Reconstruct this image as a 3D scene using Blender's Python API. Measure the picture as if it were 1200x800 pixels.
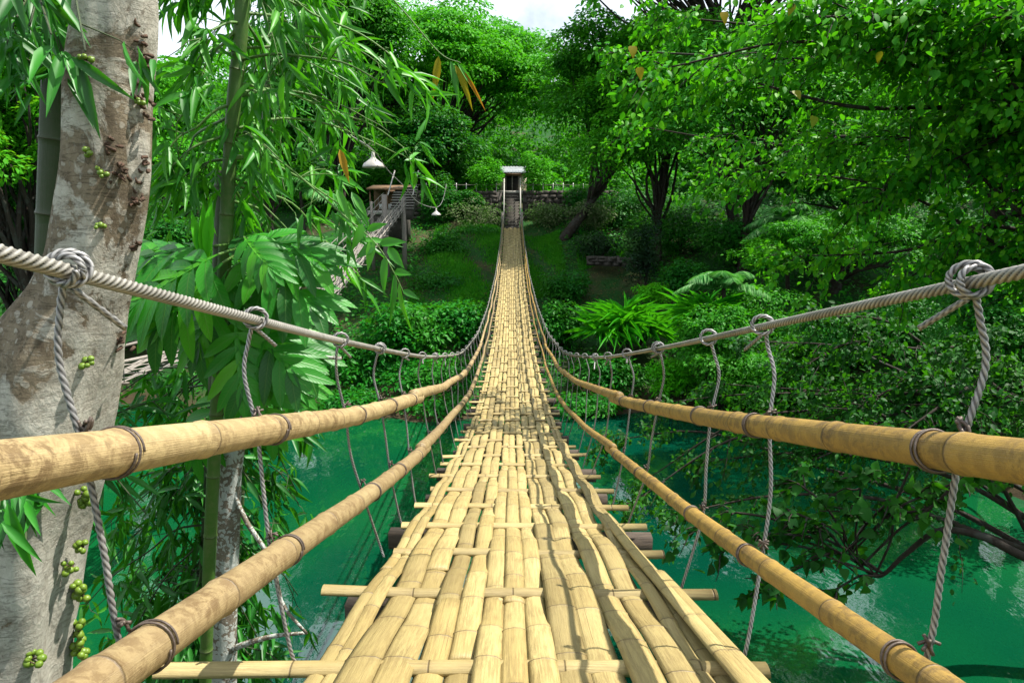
import bpy, math, random
import numpy as np
from mathutils import Matrix, Vector

for o in list(bpy.data.objects):
    bpy.data.objects.remove(o)
SC = bpy.context.scene
COL = SC.collection
R = math.radians

# ------------------------------------------------------------------ camera, light, exposure
PITCH = 10.6
cam_d = bpy.data.cameras.new("camera")
cam = bpy.data.objects.new("camera", cam_d)
COL.objects.link(cam)
cam.location = (0, 0, 0)
cam.rotation_euler = (R(90 - PITCH), 0, 0)
cam_d.sensor_width = 36
cam_d.lens = 24
cam_d.clip_start = 0.05
cam_d.clip_end = 2000
SC.camera = cam

SUN_AZ = (0.975, 0.22)
SUN_EL = 60
w = bpy.data.worlds.new("World")
SC.world = w
w.use_nodes = True
nt = w.node_tree
for n in list(nt.nodes):
    nt.nodes.remove(n)
sky = nt.nodes.new("ShaderNodeTexSky")
sky.sky_type = 'NISHITA'
sky.sun_disc = False
sky.sun_elevation = R(SUN_EL)
sky.sun_rotation = math.atan2(SUN_AZ[0], SUN_AZ[1])
sky.air_density = 1.0
sky.dust_density = 2.0
tc = nt.nodes.new("ShaderNodeTexCoord")
cn = nt.nodes.new("ShaderNodeTexNoise")
cn.inputs['Scale'].default_value = 2.2
cn.inputs['Detail'].default_value = 8
cn.inputs['Roughness'].default_value = 0.6
cr = nt.nodes.new("ShaderNodeValToRGB")
cr.color_ramp.elements[0].position = 0.27
cr.color_ramp.elements[1].position = 0.45
mx = nt.nodes.new("ShaderNodeMix")
mx.data_type = 'RGBA'
mx.inputs['B'].default_value = (11.5, 12.8, 14.2, 1)
bg = nt.nodes.new("ShaderNodeBackground")
bg.inputs['Strength'].default_value = 0.05
wo = nt.nodes.new("ShaderNodeOutputWorld")
nt.links.new(tc.outputs['Generated'], cn.inputs['Vector'])
nt.links.new(cn.outputs['Fac'], cr.inputs['Fac'])
nt.links.new(cr.outputs['Color'], mx.inputs['Factor'])
nt.links.new(sky.outputs['Color'], mx.inputs['A'])
nt.links.new(mx.outputs['Result'], bg.inputs['Color'])
nt.links.new(bg.outputs['Background'], wo.inputs['Surface'])

sd = bpy.data.lights.new("sun", 'SUN')
sd.energy = 5.0
sd.angle = R(0.53)
sd.color = (1.0, 0.95, 0.86)
sun = bpy.data.objects.new("sun", sd)
COL.objects.link(sun)
sv = Vector((SUN_AZ[0] * math.cos(R(SUN_EL)), SUN_AZ[1] * math.cos(R(SUN_EL)), math.sin(R(SUN_EL))))
sun.rotation_euler = sv.to_track_quat('Z', 'Y').to_euler()
sun.location = sv * 60

SC.view_settings.view_transform = 'Standard'
SC.view_settings.look = 'None'
SC.view_settings.gamma = 1
SC.view_settings.exposure = 1.1
SC.view_settings.use_curve_mapping = False
SC.render.engine = 'CYCLES'
SC.cycles.max_bounces = 6
SC.cycles.diffuse_bounces = 2
SC.cycles.glossy_bounces = 3
SC.cycles.transmission_bounces = 4
SC.cycles.transparent_max_bounces = 6
SC.cycles.use_denoising = True
SC.cycles.caustics_reflective = False
SC.cycles.caustics_refractive = False

# ------------------------------------------------------------------ geometry helpers
RNG = np.random.default_rng(7)
random.seed(7)
SP, CP = math.sin(R(PITCH)), math.cos(R(PITCH))


def P(px, py, d):
    """The place seen at a photo pixel, d metres ahead along the bridge."""
    u, v = (px - 600) / 800, (400 - py) / 800
    k = d / (CP + v * SP)
    return np.array([k * u, d, k * (-SP + v * CP)])


def proj(p):
    p = np.asarray(p, float).reshape(-1, 3)
    z = p[:, 1] * CP - p[:, 2] * SP
    v = p[:, 1] * SP + p[:, 2] * CP
    zz = np.where(z > 0.05, z, 1e9)
    return 600 + 800 * p[:, 0] / zz, 400 - 800 * v / zz, np.where(z > 0.05, z, -1)


def norm(a):
    a = np.asarray(a, float)
    return a / np.maximum(np.linalg.norm(a, axis=-1, keepdims=True), 1e-9)


def smooth_noise(n, step, rng=RNG):
    k = max(2, int(n / step) + 3)
    return np.interp(np.linspace(0, k - 1, n), np.arange(k), rng.normal(0, 1, k))


def catmull(pts, n):
    pts = np.asarray(pts, float)
    if len(pts) == 2:
        t = np.linspace(0, 1, n)[:, None]
        return pts[0] * (1 - t) + pts[1] * t
    p = np.vstack([2 * pts[0] - pts[1], pts, 2 * pts[-1] - pts[-2]])
    s = np.linspace(0, len(pts) - 1 - 1e-6, n)
    i = s.astype(int)
    t = (s - i)[:, None]
    a, b, c, d = p[i], p[i + 1], p[i + 2], p[i + 3]
    return 0.5 * (2 * b + (c - a) * t + (2 * a - 5 * b + 4 * c - d) * t ** 2 + (3 * b - a - 3 * c + d) * t ** 3)


def mesh_np(name, verts, faces, mat=None, uv=None, smooth=False, uvloop=None):
    """faces: (n,k) array or list of such arrays."""
    me = bpy.data.meshes.new(name)
    verts = np.asarray(verts, np.float32)
    if not isinstance(faces, list) or np.ndim(faces[0]) == 1:
        faces = [faces]
    faces = [np.asarray(f, np.int32) for f in faces if len(f)]
    me.vertices.add(len(verts))
    me.vertices.foreach_set("co", verts.ravel())
    li = np.concatenate([f.ravel() for f in faces])
    me.loops.add(len(li))
    me.loops.foreach_set("vertex_index", li)
    starts, s = [], 0
    for f in faces:
        starts.append(s + np.arange(len(f)) * f.shape[1])
        s += f.size
    starts = np.concatenate(starts).astype(np.int32)
    me.polygons.add(len(starts))
    me.polygons.foreach_set("loop_start", starts)
    if uv is not None:
        l = me.uv_layers.new(name="UVMap")
        l.data.foreach_set("uv", np.asarray(uv, np.float32)[li].ravel())
    me.update(calc_edges=True)
    if smooth:
        me.polygons.foreach_set("use_smooth", np.ones(len(starts), bool))
    if mat:
        me.materials.append(mat)
    return me


class MB:
    def __init__(s):
        s.v, s.q, s.t, s.uv, s.n = [], [], [], [], 0

    def add(s, v, q=None, t=None, uv=None):
        v = np.asarray(v, float)
        s.v.append(v)
        s.uv.append(np.zeros((len(v), 2)) if uv is None else np.asarray(uv, float))
        if q is not None and len(q):
            s.q.append(np.asarray(q) + s.n)
        if t is not None and len(t):
            s.t.append(np.asarray(t) + s.n)
        s.n += len(v)
        return s

    def box(s, c, half, rz=0, rx=0, ry=0):
        x, y, z = half
        v = np.array([[a, b, d] for a in (-x, x) for b in (-y, y) for d in (-z, z)], float)
        m = np.array(Matrix.Rotation(rz, 3, 'Z') @ Matrix.Rotation(rx, 3, 'X') @ Matrix.Rotation(ry, 3, 'Y'))
        v = v @ m.T + np.asarray(c, float)
        q = [[0, 1, 3, 2], [4, 6, 7, 5], [0, 4, 5, 1], [2, 3, 7, 6], [0, 2, 6, 4], [1, 5, 7, 3]]
        return s.add(v, q)

    def tube(s, path, r, n=8, lobes=0, lay=0.1, amp=0.18, vphase=None, caps=True, flat=1.0):
        path = np.asarray(path, float)
        m = len(path)
        r = np.broadcast_to(np.asarray(r, float), (m,))
        tg = norm(np.gradient(path, axis=0))
        ref = np.array([0, 0, 1.0]) if abs(tg[:, 2]).mean() < 0.85 else np.array([0, 1.0, 0])
        side = norm(np.cross(tg, ref))
        up = np.cross(side, tg)
        seg = np.concatenate([[0], np.cumsum(np.linalg.norm(np.diff(path, axis=0), axis=1))])
        a = np.linspace(0, 2 * np.pi, n, endpoint=False)
        aa = np.broadcast_to(a, (m, n)).copy()
        rr = np.broadcast_to(r[:, None], (m, n)).copy()
        if lobes:
            tw = seg / lay * 2 * np.pi
            lob = np.abs(np.cos(lobes * (aa - tw[:, None]) / 2))
            rr = rr * (1 - amp + amp * lob * 1.3)
        v = path[:, None] + side[:, None] * (np.cos(aa) * rr)[..., None] + up[:, None] * (np.sin(aa) * rr * flat)[..., None]
        i = np.arange(m - 1)[:, None] * n
        j = np.arange(n)[None]
        k = (j + 1) % n
        q = np.stack([i + j, i + k, i + n + k, i + n + j], -1).reshape(-1, 4)
        vv = seg if vphase is None else vphase
        uv = np.stack([lob if lobes else np.broadcast_to(np.abs(a / np.pi - 1), (m, n)), np.broadcast_to(vv[:, None], (m, n))], -1).reshape(-1, 2)
        v = v.reshape(-1, 3)
        t = []
        if caps:
            v = np.vstack([v, path[0], path[-1]])
            uv = np.vstack([uv, [0, vv[0] + .3], [0, vv[-1] + .3]])
            b = m * n
            e = (m - 1) * n
            t = [[b, (x + 1) % n, x] for x in range(n)] + [[b + 1, e + x, e + (x + 1) % n] for x in range(n)]
        return s.add(v, q, t, uv)

    def lathe(s, prof, c, n=16):
        prof = np.asarray(prof, float)
        a = np.linspace(0, 2 * np.pi, n, endpoint=False)
        m = len(prof)
        v = np.stack([prof[:, 0][:, None] * np.cos(a), prof[:, 0][:, None] * np.sin(a), np.broadcast_to(prof[:, 1][:, None], (m, n))], -1).reshape(-1, 3) + np.asarray(c, float)
        i = np.arange(m - 1)[:, None] * n
        j = np.arange(n)[None]
        k = (j + 1) % n
        q = np.stack([i + j, i + k, i + n + k, i + n + j], -1).reshape(-1, 4)
        return s.add(v, q)

    def build(s, name, mat, smooth=False):
        f = []
        if s.q:
            f.append(np.vstack(s.q))
        if s.t:
            f.append(np.vstack(s.t))
        return mesh_np(name, np.vstack(s.v), f, mat, np.vstack(s.uv), smooth)


WL = {}


def thing(name, label, cat, loc, group=None):
    o = bpy.data.objects.new(name, None)
    COL.objects.link(o)
    o.empty_display_size = 0.2
    o.location = tuple(loc)
    WL[o.name] = np.asarray(loc, float)
    tag(o, label, cat, group)
    return o


def tag(o, label, cat=None, group=None, kind=None):
    if label:
        o['label'] = label
    if cat:
        o['category'] = cat
    if group:
        o['group'] = group
    if kind:
        o['kind'] = kind
    return o


def part(name, me, parent, label=None, kind=None):
    """A mesh in world coordinates as child of a thing or of a part."""
    o = bpy.data.objects.new(name, me)
    COL.objects.link(o)
    if parent is not None:
        o.parent = parent
        o.location = tuple(-WL[parent.name])
    WL[o.name] = np.zeros(3)
    if label:
        o['label'] = label
    if kind:
        o['kind'] = kind
    return o


def inst(name, me, parent, M, label=None):
    """Shared mesh at matrix M (world)."""
    o = bpy.data.objects.new(name, me)
    COL.objects.link(o)
    if parent is not None:
        o.parent = parent
        M = Matrix.Translation(tuple(-WL[parent.name])) @ M
    o.matrix_basis = M
    if label:
        o['label'] = label
    return o


def single(name, me, label, cat, group=None, kind=None):
    """A thing made of one mesh in world coordinates: origin moved to its base."""
    n = len(me.vertices)
    co = np.empty(n * 3, np.float32)
    me.vertices.foreach_get("co", co)
    co = co.reshape(-1, 3)
    b = np.array([co[:, 0].mean(), co[:, 1].mean(), co[:, 2].min()])
    me.vertices.foreach_set("co", (co - b).astype(np.float32).ravel())
    me.update()
    o = bpy.data.objects.new(name, me)
    COL.objects.link(o)
    o.location = tuple(b)
    WL[o.name] = b
    return tag(o, label, cat, group, kind)


def frame_matrix(p, ax, nr, l, wd):
    ax = Vector(ax).normalized()
    nr = Vector(nr)
    sd_ = nr.cross(ax).normalized()
    nr = ax.cross(sd_)
    m = Matrix((ax * l, sd_ * wd, nr * l)).transposed().to_4x4()
    m.translation = Vector(p)
    return m


# ------------------------------------------------------------------ materials
class NT:
    def __init__(s, name):
        s.m = bpy.data.materials.new(name)
        s.m.use_nodes = True
        s.t = s.m.node_tree
        for n in list(s.t.nodes):
            s.t.nodes.remove(n)
        s.out = s.n("ShaderNodeOutputMaterial")

    def n(s, t, **k):
        x = s.t.nodes.new(t)
        for a, b in k.items():
            setattr(x, a, b)
        return x

    def l(s, a, b):
        s.t.links.new(a, b)

    def val(s, x, sock):
        if hasattr(x, 'links') or hasattr(x, 'is_output'):
            s.l(x, sock)
        elif isinstance(x, (tuple, list)) and len(x) == 3 and sock.type == 'RGBA':
            sock.default_value = (*x, 1)
        else:
            sock.default_value = x

    def math(s, op, a, b=0.0, c=None, clamp=False):
        x = s.n("ShaderNodeMath", operation=op, use_clamp=clamp)
        s.val(a, x.inputs[0])
        s.val(b, x.inputs[1])
        if c is not None:
            s.val(c, x.inputs[2])
        return x.outputs[0]

    def mix(s, f, a, b, blend='MIX'):
        x = s.n("ShaderNodeMix", data_type='RGBA', blend_type=blend)
        s.val(f, x.inputs['Factor'])
        s.val(a, x.inputs['A'])
        s.val(b, x.inputs['B'])
        return x.outputs['Result']

    def ramp(s, f, stops):
        x = s.n("ShaderNodeValToRGB")
        e = x.color_ramp.elements
        while len(e) < len(stops):
            e.new(0.5)
        for el, (p, c) in zip(e, stops):
            el.position = p
            el.color = (c, c, c, 1) if isinstance(c, (int, float)) else (*c, 1)
        s.l(f, x.inputs['Fac'])
        return x.outputs['Color']

    def noise(s, vec, scale, detail=4, rough=.55, dist=0.0):
        x = s.n("ShaderNodeTexNoise")
        s.l(vec, x.inputs['Vector'])
        x.inputs['Scale'].default_value = scale
        x.inputs['Detail'].default_value = detail
        x.inputs['Roughness'].default_value = rough
        x.inputs['Distortion'].default_value = dist
        return x.outputs['Fac']

    def scaled(s, vec, sc):
        x = s.n("ShaderNodeMapping")
        s.l(vec, x.inputs['Vector'])
        x.inputs['Scale'].default_value = sc
        return x.outputs['Vector']

    def pos(s):
        return s.n("ShaderNodeNewGeometry").outputs['Position']

    def bump(s, h, strength, dist):
        x = s.n("ShaderNodeBump")
        s.l(h, x.inputs['Height'])
        x.inputs['Strength'].default_value = strength
        x.inputs['Distance'].default_value = dist
        return x.outputs['Normal']

    def principled(s, col, rough=.6, metal=0.0, normal=None, spec=.5):
        b = s.n("ShaderNodeBsdfPrincipled")
        s.val(col, b.inputs['Base Color'])
        s.val(rough, b.inputs['Roughness'])
        s.val(metal, b.inputs['Metallic'])
        b.inputs['Specular IOR Level'].default_value = spec
        if normal is not None:
            s.l(normal, b.inputs['Normal'])
        return b

    def done(s, sh):
        s.l(sh, s.out.inputs['Surface'])
        return s.m


def leaf_mat(name, cols, transl=.35, rough=.42, tcol=None, spec=.15, veins=False):
    """Colour differs from leaf to leaf; light passes through."""
    t = NT(name)
    geo = t.n("ShaderNodeNewGeometry")
    oi = t.n("ShaderNodeObjectInfo")
    r = t.math('FRACT', t.math('ADD', geo.outputs['Random Per Island'], oi.outputs['Random']))
    k = len(cols)
    base = t.ramp(r, [(i / (k - 1), c) for i, c in enumerate(cols)])
    nrm = None
    if veins:
        uv = t.n("ShaderNodeUVMap").outputs['UV']
        sx = t.n("ShaderNodeSeparateXYZ")
        t.l(uv, sx.inputs[0])
        ay = t.math('ABSOLUTE', sx.outputs['Y'])
        ph = t.math('SUBTRACT', t.math('MULTIPLY', sx.outputs['X'], 11.0), t.math('MULTIPLY', ay, 4.0))
        vein = t.math('SUBTRACT', 1.0, t.math('MULTIPLY', t.math('PINGPONG', ph, 0.5), 6.0), clamp=True)
        rib = t.math('SUBTRACT', 1.0, t.math('MULTIPLY', ay, 22.0), clamp=True)
        vv = t.math('MAXIMUM', t.math('MULTIPLY', vein, .45), rib)
        base = t.mix(t.math('MULTIPLY', vv, .45), base, (.16, .30, .06))
        nrm = t.bump(t.math('SUBTRACT', 1.0, vv), .25, .01)
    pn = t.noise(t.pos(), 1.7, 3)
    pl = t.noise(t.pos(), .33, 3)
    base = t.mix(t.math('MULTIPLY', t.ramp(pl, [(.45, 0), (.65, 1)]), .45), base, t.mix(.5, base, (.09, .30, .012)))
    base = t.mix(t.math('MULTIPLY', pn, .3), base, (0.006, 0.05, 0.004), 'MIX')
    b = t.principled(base, rough + .1, 0, nrm, spec)
    tr = t.n("ShaderNodeBsdfTranslucent")
    tcx = t.mix(.5, base, tcol or (.11, .48, .004))
    t.l(tcx, tr.inputs['Color'])
    ms = t.n("ShaderNodeMixShader")
    ms.inputs[0].default_value = transl
    t.l(b.outputs[0], ms.inputs[1])
    t.l(tr.outputs[0], ms.inputs[2])
    return t.done(ms.outputs[0])


def bamboo_mat(name, c_lo, c_hi, c_dirt, dirt=.5, node_dark=.75, along=1.0, streak=False):
    """Dry cane: UV.y counts the nodes (one at every whole number)."""
    t = NT(name)
    uv = t.n("ShaderNodeUVMap").outputs['UV']
    sx = t.n("ShaderNodeSeparateXYZ")
    t.l(uv, sx.inputs[0])
    f = t.math('FRACT', sx.outputs['Y'])
    dn = t.math('MINIMUM', f, t.math('SUBTRACT', 1.0, f))
    line = t.math('SUBTRACT', 1.0, t.math('DIVIDE', dn, .011), clamp=True)
    halo = t.math('SUBTRACT', 1.0, t.math('DIVIDE', dn, .08), clamp=True)
    oi = t.n("ShaderNodeObjectInfo").outputs['Random']
    cell = t.n("ShaderNodeTexWhiteNoise", noise_dimensions='2D')
    cv = t.n("ShaderNodeCombineXYZ")
    t.l(t.math('FLOOR', sx.outputs['Y']), cv.inputs[0])
    t.l(oi, cv.inputs[1])
    t.l(cv.outputs[0], cell.inputs['Vector'])
    geo = t.pos()
    fib = t.noise(t.scaled(uv, (46, 1.6 * along, 1)), 1.0, 5, .7)
    blot = t.noise(t.scaled(uv, (26, 2.2, 1)), 1.0, 6, .75, .3) if streak else t.noise(geo, 26, 5, .72, .4)
    crack = t.noise(t.scaled(uv, (75, .55, 1)), 1.0, 3, .5)
    big = t.noise(geo, 4.5, 3, .6)
    base = t.mix(t.math('ADD', t.math('MULTIPLY', cell.outputs['Value'], .55), t.math('MULTIPLY', fib, .45)), c_lo, c_hi)
    base = t.mix(1.0, base, t.ramp(oi, [(0, .72), (.5, 1.0), (1, 1.18)]), 'MULTIPLY')
    dm = t.math('MULTIPLY', t.ramp(blot, [(.43, 0), (.57, 1)]), t.ramp(big, [(.36, .3), (.60, 1)]))
    base = t.mix(t.math('MULTIPLY', dm, dirt), base, c_dirt)
    base = t.mix(t.math('MULTIPLY', t.ramp(fib, [(.58, 0), (.75, 1)]), .28), base, c_dirt)
    if streak:
        base = t.mix(t.math('MULTIPLY', t.ramp(crack, [(.66, 0), (.70, 1)]), .7), base, (.09, .055, .02))
    base = t.mix(t.math('MULTIPLY', halo, .22), base, c_dirt)
    base = t.mix(t.math('MULTIPLY', line, node_dark), base, (.05, .03, .012))
    h = t.math('ADD', t.math('MULTIPLY', fib, .5), t.math('MULTIPLY', blot, .35))
    nrm = t.bump(t.math('SUBTRACT', h, t.math('MULTIPLY', line, .8)), .5, .014)
    return t.done(t.principled(base, .52, 0, nrm, .4).outputs[0])


def bark_mat(name, c1, c2, patch, amt=.5, scale=6.0, pscale=3.5):
    t = NT(name)
    p = t.pos()
    ps = t.scaled(p, (1, 1, .55))
    a = t.noise(ps, scale, 8, .65, .3)
    fine = t.noise(ps, scale * 7, 5, .7)
    base = t.mix(t.ramp(a, [(.3, 0), (.7, 1)]), c1, c2)
    base = t.mix(t.math('MULTIPLY', t.ramp(fine, [(.5, 0), (.68, 1)]), .45), base, tuple(x * .45 for x in c1))
    vo = t.n("ShaderNodeTexVoronoi", feature='F1')
    dv = t.n("ShaderNodeMapping")
    t.l(p, dv.inputs['Vector'])
    nn = t.n("ShaderNodeTexNoise")
    t.l(p, nn.inputs['Vector'])
    nn.inputs['Scale'].default_value = 9
    nn.inputs['Detail'].default_value = 5
    va = t.n("ShaderNodeVectorMath", operation='MULTIPLY_ADD')
    t.l(nn.outputs['Color'], va.inputs[0])
    va.inputs[1].default_value = (.22, .22, .22)
    t.l(p, va.inputs[2])
    t.l(va.outputs[0], vo.inputs['Vector'])
    vo.inputs['Scale'].default_value = pscale * 2.2
    big = t.noise(p, pscale * .5, 3, .6, .5)
    thr = t.math('SUBTRACT', t.math('MULTIPLY', big, 1.15), t.math('MULTIPLY', vo.outputs['Distance'], .75))
    m1 = t.ramp(thr, [(.30 - amt * .25, 0), (.33 - amt * .25, 1)])
    spk = t.ramp(t.noise(p, pscale * 14, 4, .6), [(.60, 0), (.64, 1)])
    m = t.math('MAXIMUM', m1, t.math('MULTIPLY', spk, .55))
    tint = t.mix(fine, patch, tuple(x * .62 for x in patch))
    base = t.mix(m, base, tint)
    nrm = t.bump(t.math('ADD', a, t.math('ADD', t.math('MULTIPLY', fine, .35), t.math('MULTIPLY', m, .12))), .6, .03)
    return t.done(t.principled(base, .85, 0, nrm, .25).outputs[0])


def fig_bark():
    """Brown smooth bark, pale lichen crusts of many sizes, paler towards the swollen foot; sunlit right side painted paler."""
    t = NT('fig_bark')
    p = t.pos()
    ps = t.scaled(p, (1, 1, .5))
    a = t.noise(ps, 3.2, 8, .65, .4)
    fine = t.noise(ps, 38, 6, .72)
    mid = t.noise(ps, 11, 7, .7, .3)
    base = t.mix(t.ramp(a, [(.35, 0), (.68, 1)]), (.10, .075, .046), (.215, .175, .12))
    base = t.mix(t.math('MULTIPLY', t.ramp(mid, [(.48, 0), (.66, 1)]), .6), base, (.06, .042, .026))
    sx = t.n("ShaderNodeSeparateXYZ")
    t.l(p, sx.inputs[0])
    low = t.math('MULTIPLY', t.math('SUBTRACT', -.15, sx.outputs['Z']), .22, clamp=True)
    low = t.math('MINIMUM', low, .25)
    side = t.math('MULTIPLY', t.math('ADD', sx.outputs['X'], 2.0), .28)  # lichen denser to the right: sunlit side put into the colour
    n1 = t.noise(p, 2.3, 7, .66, .8)
    th = t.math('ADD', t.math('ADD', n1, low), side)
    crust_sun = t.ramp(th, [(.53, 0), (.565, .75), (.65, 1)])
    vo = t.n("ShaderNodeTexVoronoi", feature='F1')
    nn = t.n("ShaderNodeTexNoise")
    t.l(p, nn.inputs['Vector'])
    nn.inputs['Scale'].default_value = 14
    va = t.n("ShaderNodeVectorMath", operation='MULTIPLY_ADD')
    t.l(nn.outputs['Color'], va.inputs[0])
    va.inputs[1].default_value = (.06, .06, .06)
    t.l(p, va.inputs[2])
    t.l(va.outputs[0], vo.inputs['Vector'])
    vo.inputs['Scale'].default_value = 17
    dots = t.ramp(t.math('SUBTRACT', vo.outputs['Distance'], t.math('MULTIPLY', n1, .5)), [(.03, 1), (.08, 0)])
    spk = t.ramp(fine, [(.57, 0), (.63, 1)])
    m = t.math('MAXIMUM', t.math('MULTIPLY', crust_sun, t.ramp(mid, [(.3, .55), (.6, 1)])), t.math('MAXIMUM', t.math('MULTIPLY', dots, .45), t.math('MULTIPLY', spk, .25)))
    tint = t.mix(fine, (.53, .51, .44), (.32, .30, .25))
    base = t.mix(m, base, tint)
    crack = t.noise(t.scaled(p, (3, 3, 14)), 1.6, 6, .7, 1.0)
    cl = t.ramp(t.math('ABSOLUTE', t.math('SUBTRACT', crack, .5)), [(.0, 1), (.018, 0)])
    base = t.mix(t.math('MULTIPLY', cl, .22), base, (.06, .04, .025))
    h = t.math('ADD', t.math('ADD', a, t.math('MULTIPLY', mid, .5)), t.math('SUBTRACT', t.math('MULTIPLY', m, .15), t.math('MULTIPLY', cl, .1)))
    return t.done(t.principled(base, .85, 0, t.bump(h, .8, .03), .2).outputs[0])


def plain_mat(name, c1, c2, scale=8, rough=.7, metal=0.0, bump=.3, streak=(1, 1, 1), spec=.4):
    t = NT(name)
    p = t.scaled(t.pos(), streak)
    a = t.noise(p, scale, 6, .65)
    b = t.noise(p, scale * 6, 4, .6)
    base = t.mix(t.ramp(a, [(.3, 0), (.7, 1)]), c1, c2)
    base = t.mix(t.math('MULTIPLY', t.ramp(b, [(.5, 0), (.7, 1)]), .3), base, tuple(x * .4 for x in c1))
    return t.done(t.principled(base, rough, metal, t.bump(t.math('ADD', a, t.math('MULTIPLY', b, .4)), bump, .02), spec).outputs[0])


M = {}
M['slat'] = bamboo_mat('woven_cane', (.26, .188, .066), (.42, .335, .145), (.12, .08, .03), .48, .85, 1.0, True)
M['pole_pale_lit'] = bamboo_mat('pale_lit_cane', (.275, .195, .092), (.38, .29, .145), (.12, .072, .03), .8, .75)  # left poles: paler than the right, partly sunlight put into the colour
M['pole_gold_shaded'] = bamboo_mat('golden_shaded_cane', (.21, .128, .026), (.31, .195, .042), (.09, .055, .022), .85, .85)  # right poles: deeper gold, partly shade put into the colour
M['old_cane'] = bamboo_mat('weathered_cane', (.17, .15, .125), (.28, .25, .22), (.14, .12, .10), .5, .5)
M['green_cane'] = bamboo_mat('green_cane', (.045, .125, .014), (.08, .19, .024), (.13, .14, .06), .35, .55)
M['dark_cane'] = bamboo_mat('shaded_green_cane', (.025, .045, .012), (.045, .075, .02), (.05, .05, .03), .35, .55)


def rope_mat(name, c1, c2, grime_shade):
    t = NT(name)
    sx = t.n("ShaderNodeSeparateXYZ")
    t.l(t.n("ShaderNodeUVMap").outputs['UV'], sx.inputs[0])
    a = t.noise(t.pos(), 22, 5, .65)
    b = t.noise(t.pos(), 3.5, 4, .6)
    base = t.mix(t.ramp(a, [(.3, 0), (.7, 1)]), c1, c2)
    base = t.mix(t.math('MULTIPLY', t.ramp(b, [(.45, 0), (.7, 1)]), .45), base, grime_shade)
    base = t.mix(t.ramp(sx.outputs['X'], [(.0, 1), (.35, .8), (.85, 0)]), base, tuple(x * .35 for x in grime_shade))  # darker towards the strand grooves: crevice shade put into the colour
    return t.done(t.principled(base, .45, .3, t.bump(a, .3, .006), .4).outputs[0])


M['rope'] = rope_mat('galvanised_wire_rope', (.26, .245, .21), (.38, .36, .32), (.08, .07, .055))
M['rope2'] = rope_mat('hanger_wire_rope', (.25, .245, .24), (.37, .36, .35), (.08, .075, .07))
M['wire'] = plain_mat('dark_binding_wire', (.06, .045, .035), (.13, .10, .08), 40, .5, .3, .2)
M['timber'] = plain_mat('dark_wet_timber', (.035, .025, .018), (.09, .065, .045), 9, .8, 0, .5, (1, 6, 6))
M['greytimber'] = plain_mat('weathered_grey_timber', (.14, .12, .10), (.26, .23, .20), 9, .8, 0, .5, (5, 5, 1))
M['bark_fig'] = fig_bark()
M['bark_thin'] = bark_mat('lichen_bark', (.12, .095, .07), (.24, .20, .15), (.48, .50, .46), .62, 9, 11)
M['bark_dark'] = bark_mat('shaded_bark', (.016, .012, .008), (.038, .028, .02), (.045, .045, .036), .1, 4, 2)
M['scar'] = plain_mat('bark_scar', (.05, .03, .02), (.11, .06, .035), 30, .9, 0, .8)
M['fig'] = plain_mat('green_fig', (.085, .15, .012), (.14, .22, .02), 30, .4, 0, .1)
M['concrete'] = plain_mat('mossy_concrete', (.12, .11, .09), (.24, .22, .18), 3, .85, 0, .4)
M['stone'] = plain_mat('dark_wall_stone', (.028, .025, .02), (.07, .06, .048), 4, .85, 0, .6)
M['palestone'] = plain_mat('pale_step_stone', (.30, .28, .25), (.42, .40, .36), 4, .8, 0, .4)
M['white'] = plain_mat('white_painted_metal', (.45, .45, .43), (.6, .6, .58), 6, .45, 0, .1)
M['lampmetal'] = plain_mat('enamelled_lamp_metal', (.30, .28, .25), (.40, .38, .34), 20, .35, .2, .08)
M['roof'] = plain_mat('zinc_roof', (.22, .24, .26), (.36, .38, .40), 3, .5, .3, .2)
M['plaster'] = plain_mat('cream_plaster', (.50, .42, .30), (.60, .52, .40), 3, .8, 0, .2)
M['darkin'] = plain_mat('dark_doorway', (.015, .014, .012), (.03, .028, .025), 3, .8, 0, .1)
M['brownwood'] = plain_mat('brown_shed_boards', (.11, .06, .03), (.20, .12, .06), 5, .8, 0, .4, (6, 6, 1))
M['bulb'] = plain_mat('frosted_bulb', (.7, .7, .66), (.78, .78, .74), 6, .2, 0, .02)

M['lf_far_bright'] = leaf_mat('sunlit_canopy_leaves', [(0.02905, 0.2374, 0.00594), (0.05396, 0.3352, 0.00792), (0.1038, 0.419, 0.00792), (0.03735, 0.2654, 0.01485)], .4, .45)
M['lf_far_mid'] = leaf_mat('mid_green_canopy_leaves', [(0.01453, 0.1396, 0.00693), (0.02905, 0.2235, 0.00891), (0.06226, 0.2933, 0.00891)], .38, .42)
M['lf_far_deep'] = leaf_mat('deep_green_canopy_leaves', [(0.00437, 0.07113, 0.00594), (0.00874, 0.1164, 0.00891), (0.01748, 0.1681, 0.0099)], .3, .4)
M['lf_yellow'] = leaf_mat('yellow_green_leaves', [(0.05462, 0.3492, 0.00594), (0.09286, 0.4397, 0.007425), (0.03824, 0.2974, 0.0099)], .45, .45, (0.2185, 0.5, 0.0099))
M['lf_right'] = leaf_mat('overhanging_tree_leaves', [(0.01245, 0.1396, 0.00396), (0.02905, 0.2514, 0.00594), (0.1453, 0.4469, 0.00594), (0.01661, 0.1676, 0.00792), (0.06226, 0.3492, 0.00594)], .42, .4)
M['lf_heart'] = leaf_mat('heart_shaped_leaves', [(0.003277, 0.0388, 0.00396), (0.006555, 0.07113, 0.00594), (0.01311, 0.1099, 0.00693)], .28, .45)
M['lf_big'] = leaf_mat('big_lobed_leaves', [(0.0095, 0.0918, 0.012), (0.02075, 0.2235, 0.01287), (0.03735, 0.3073, 0.01485), (0.1038, 0.419, 0.0099)], .38, .32, None, .4, True)
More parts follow.
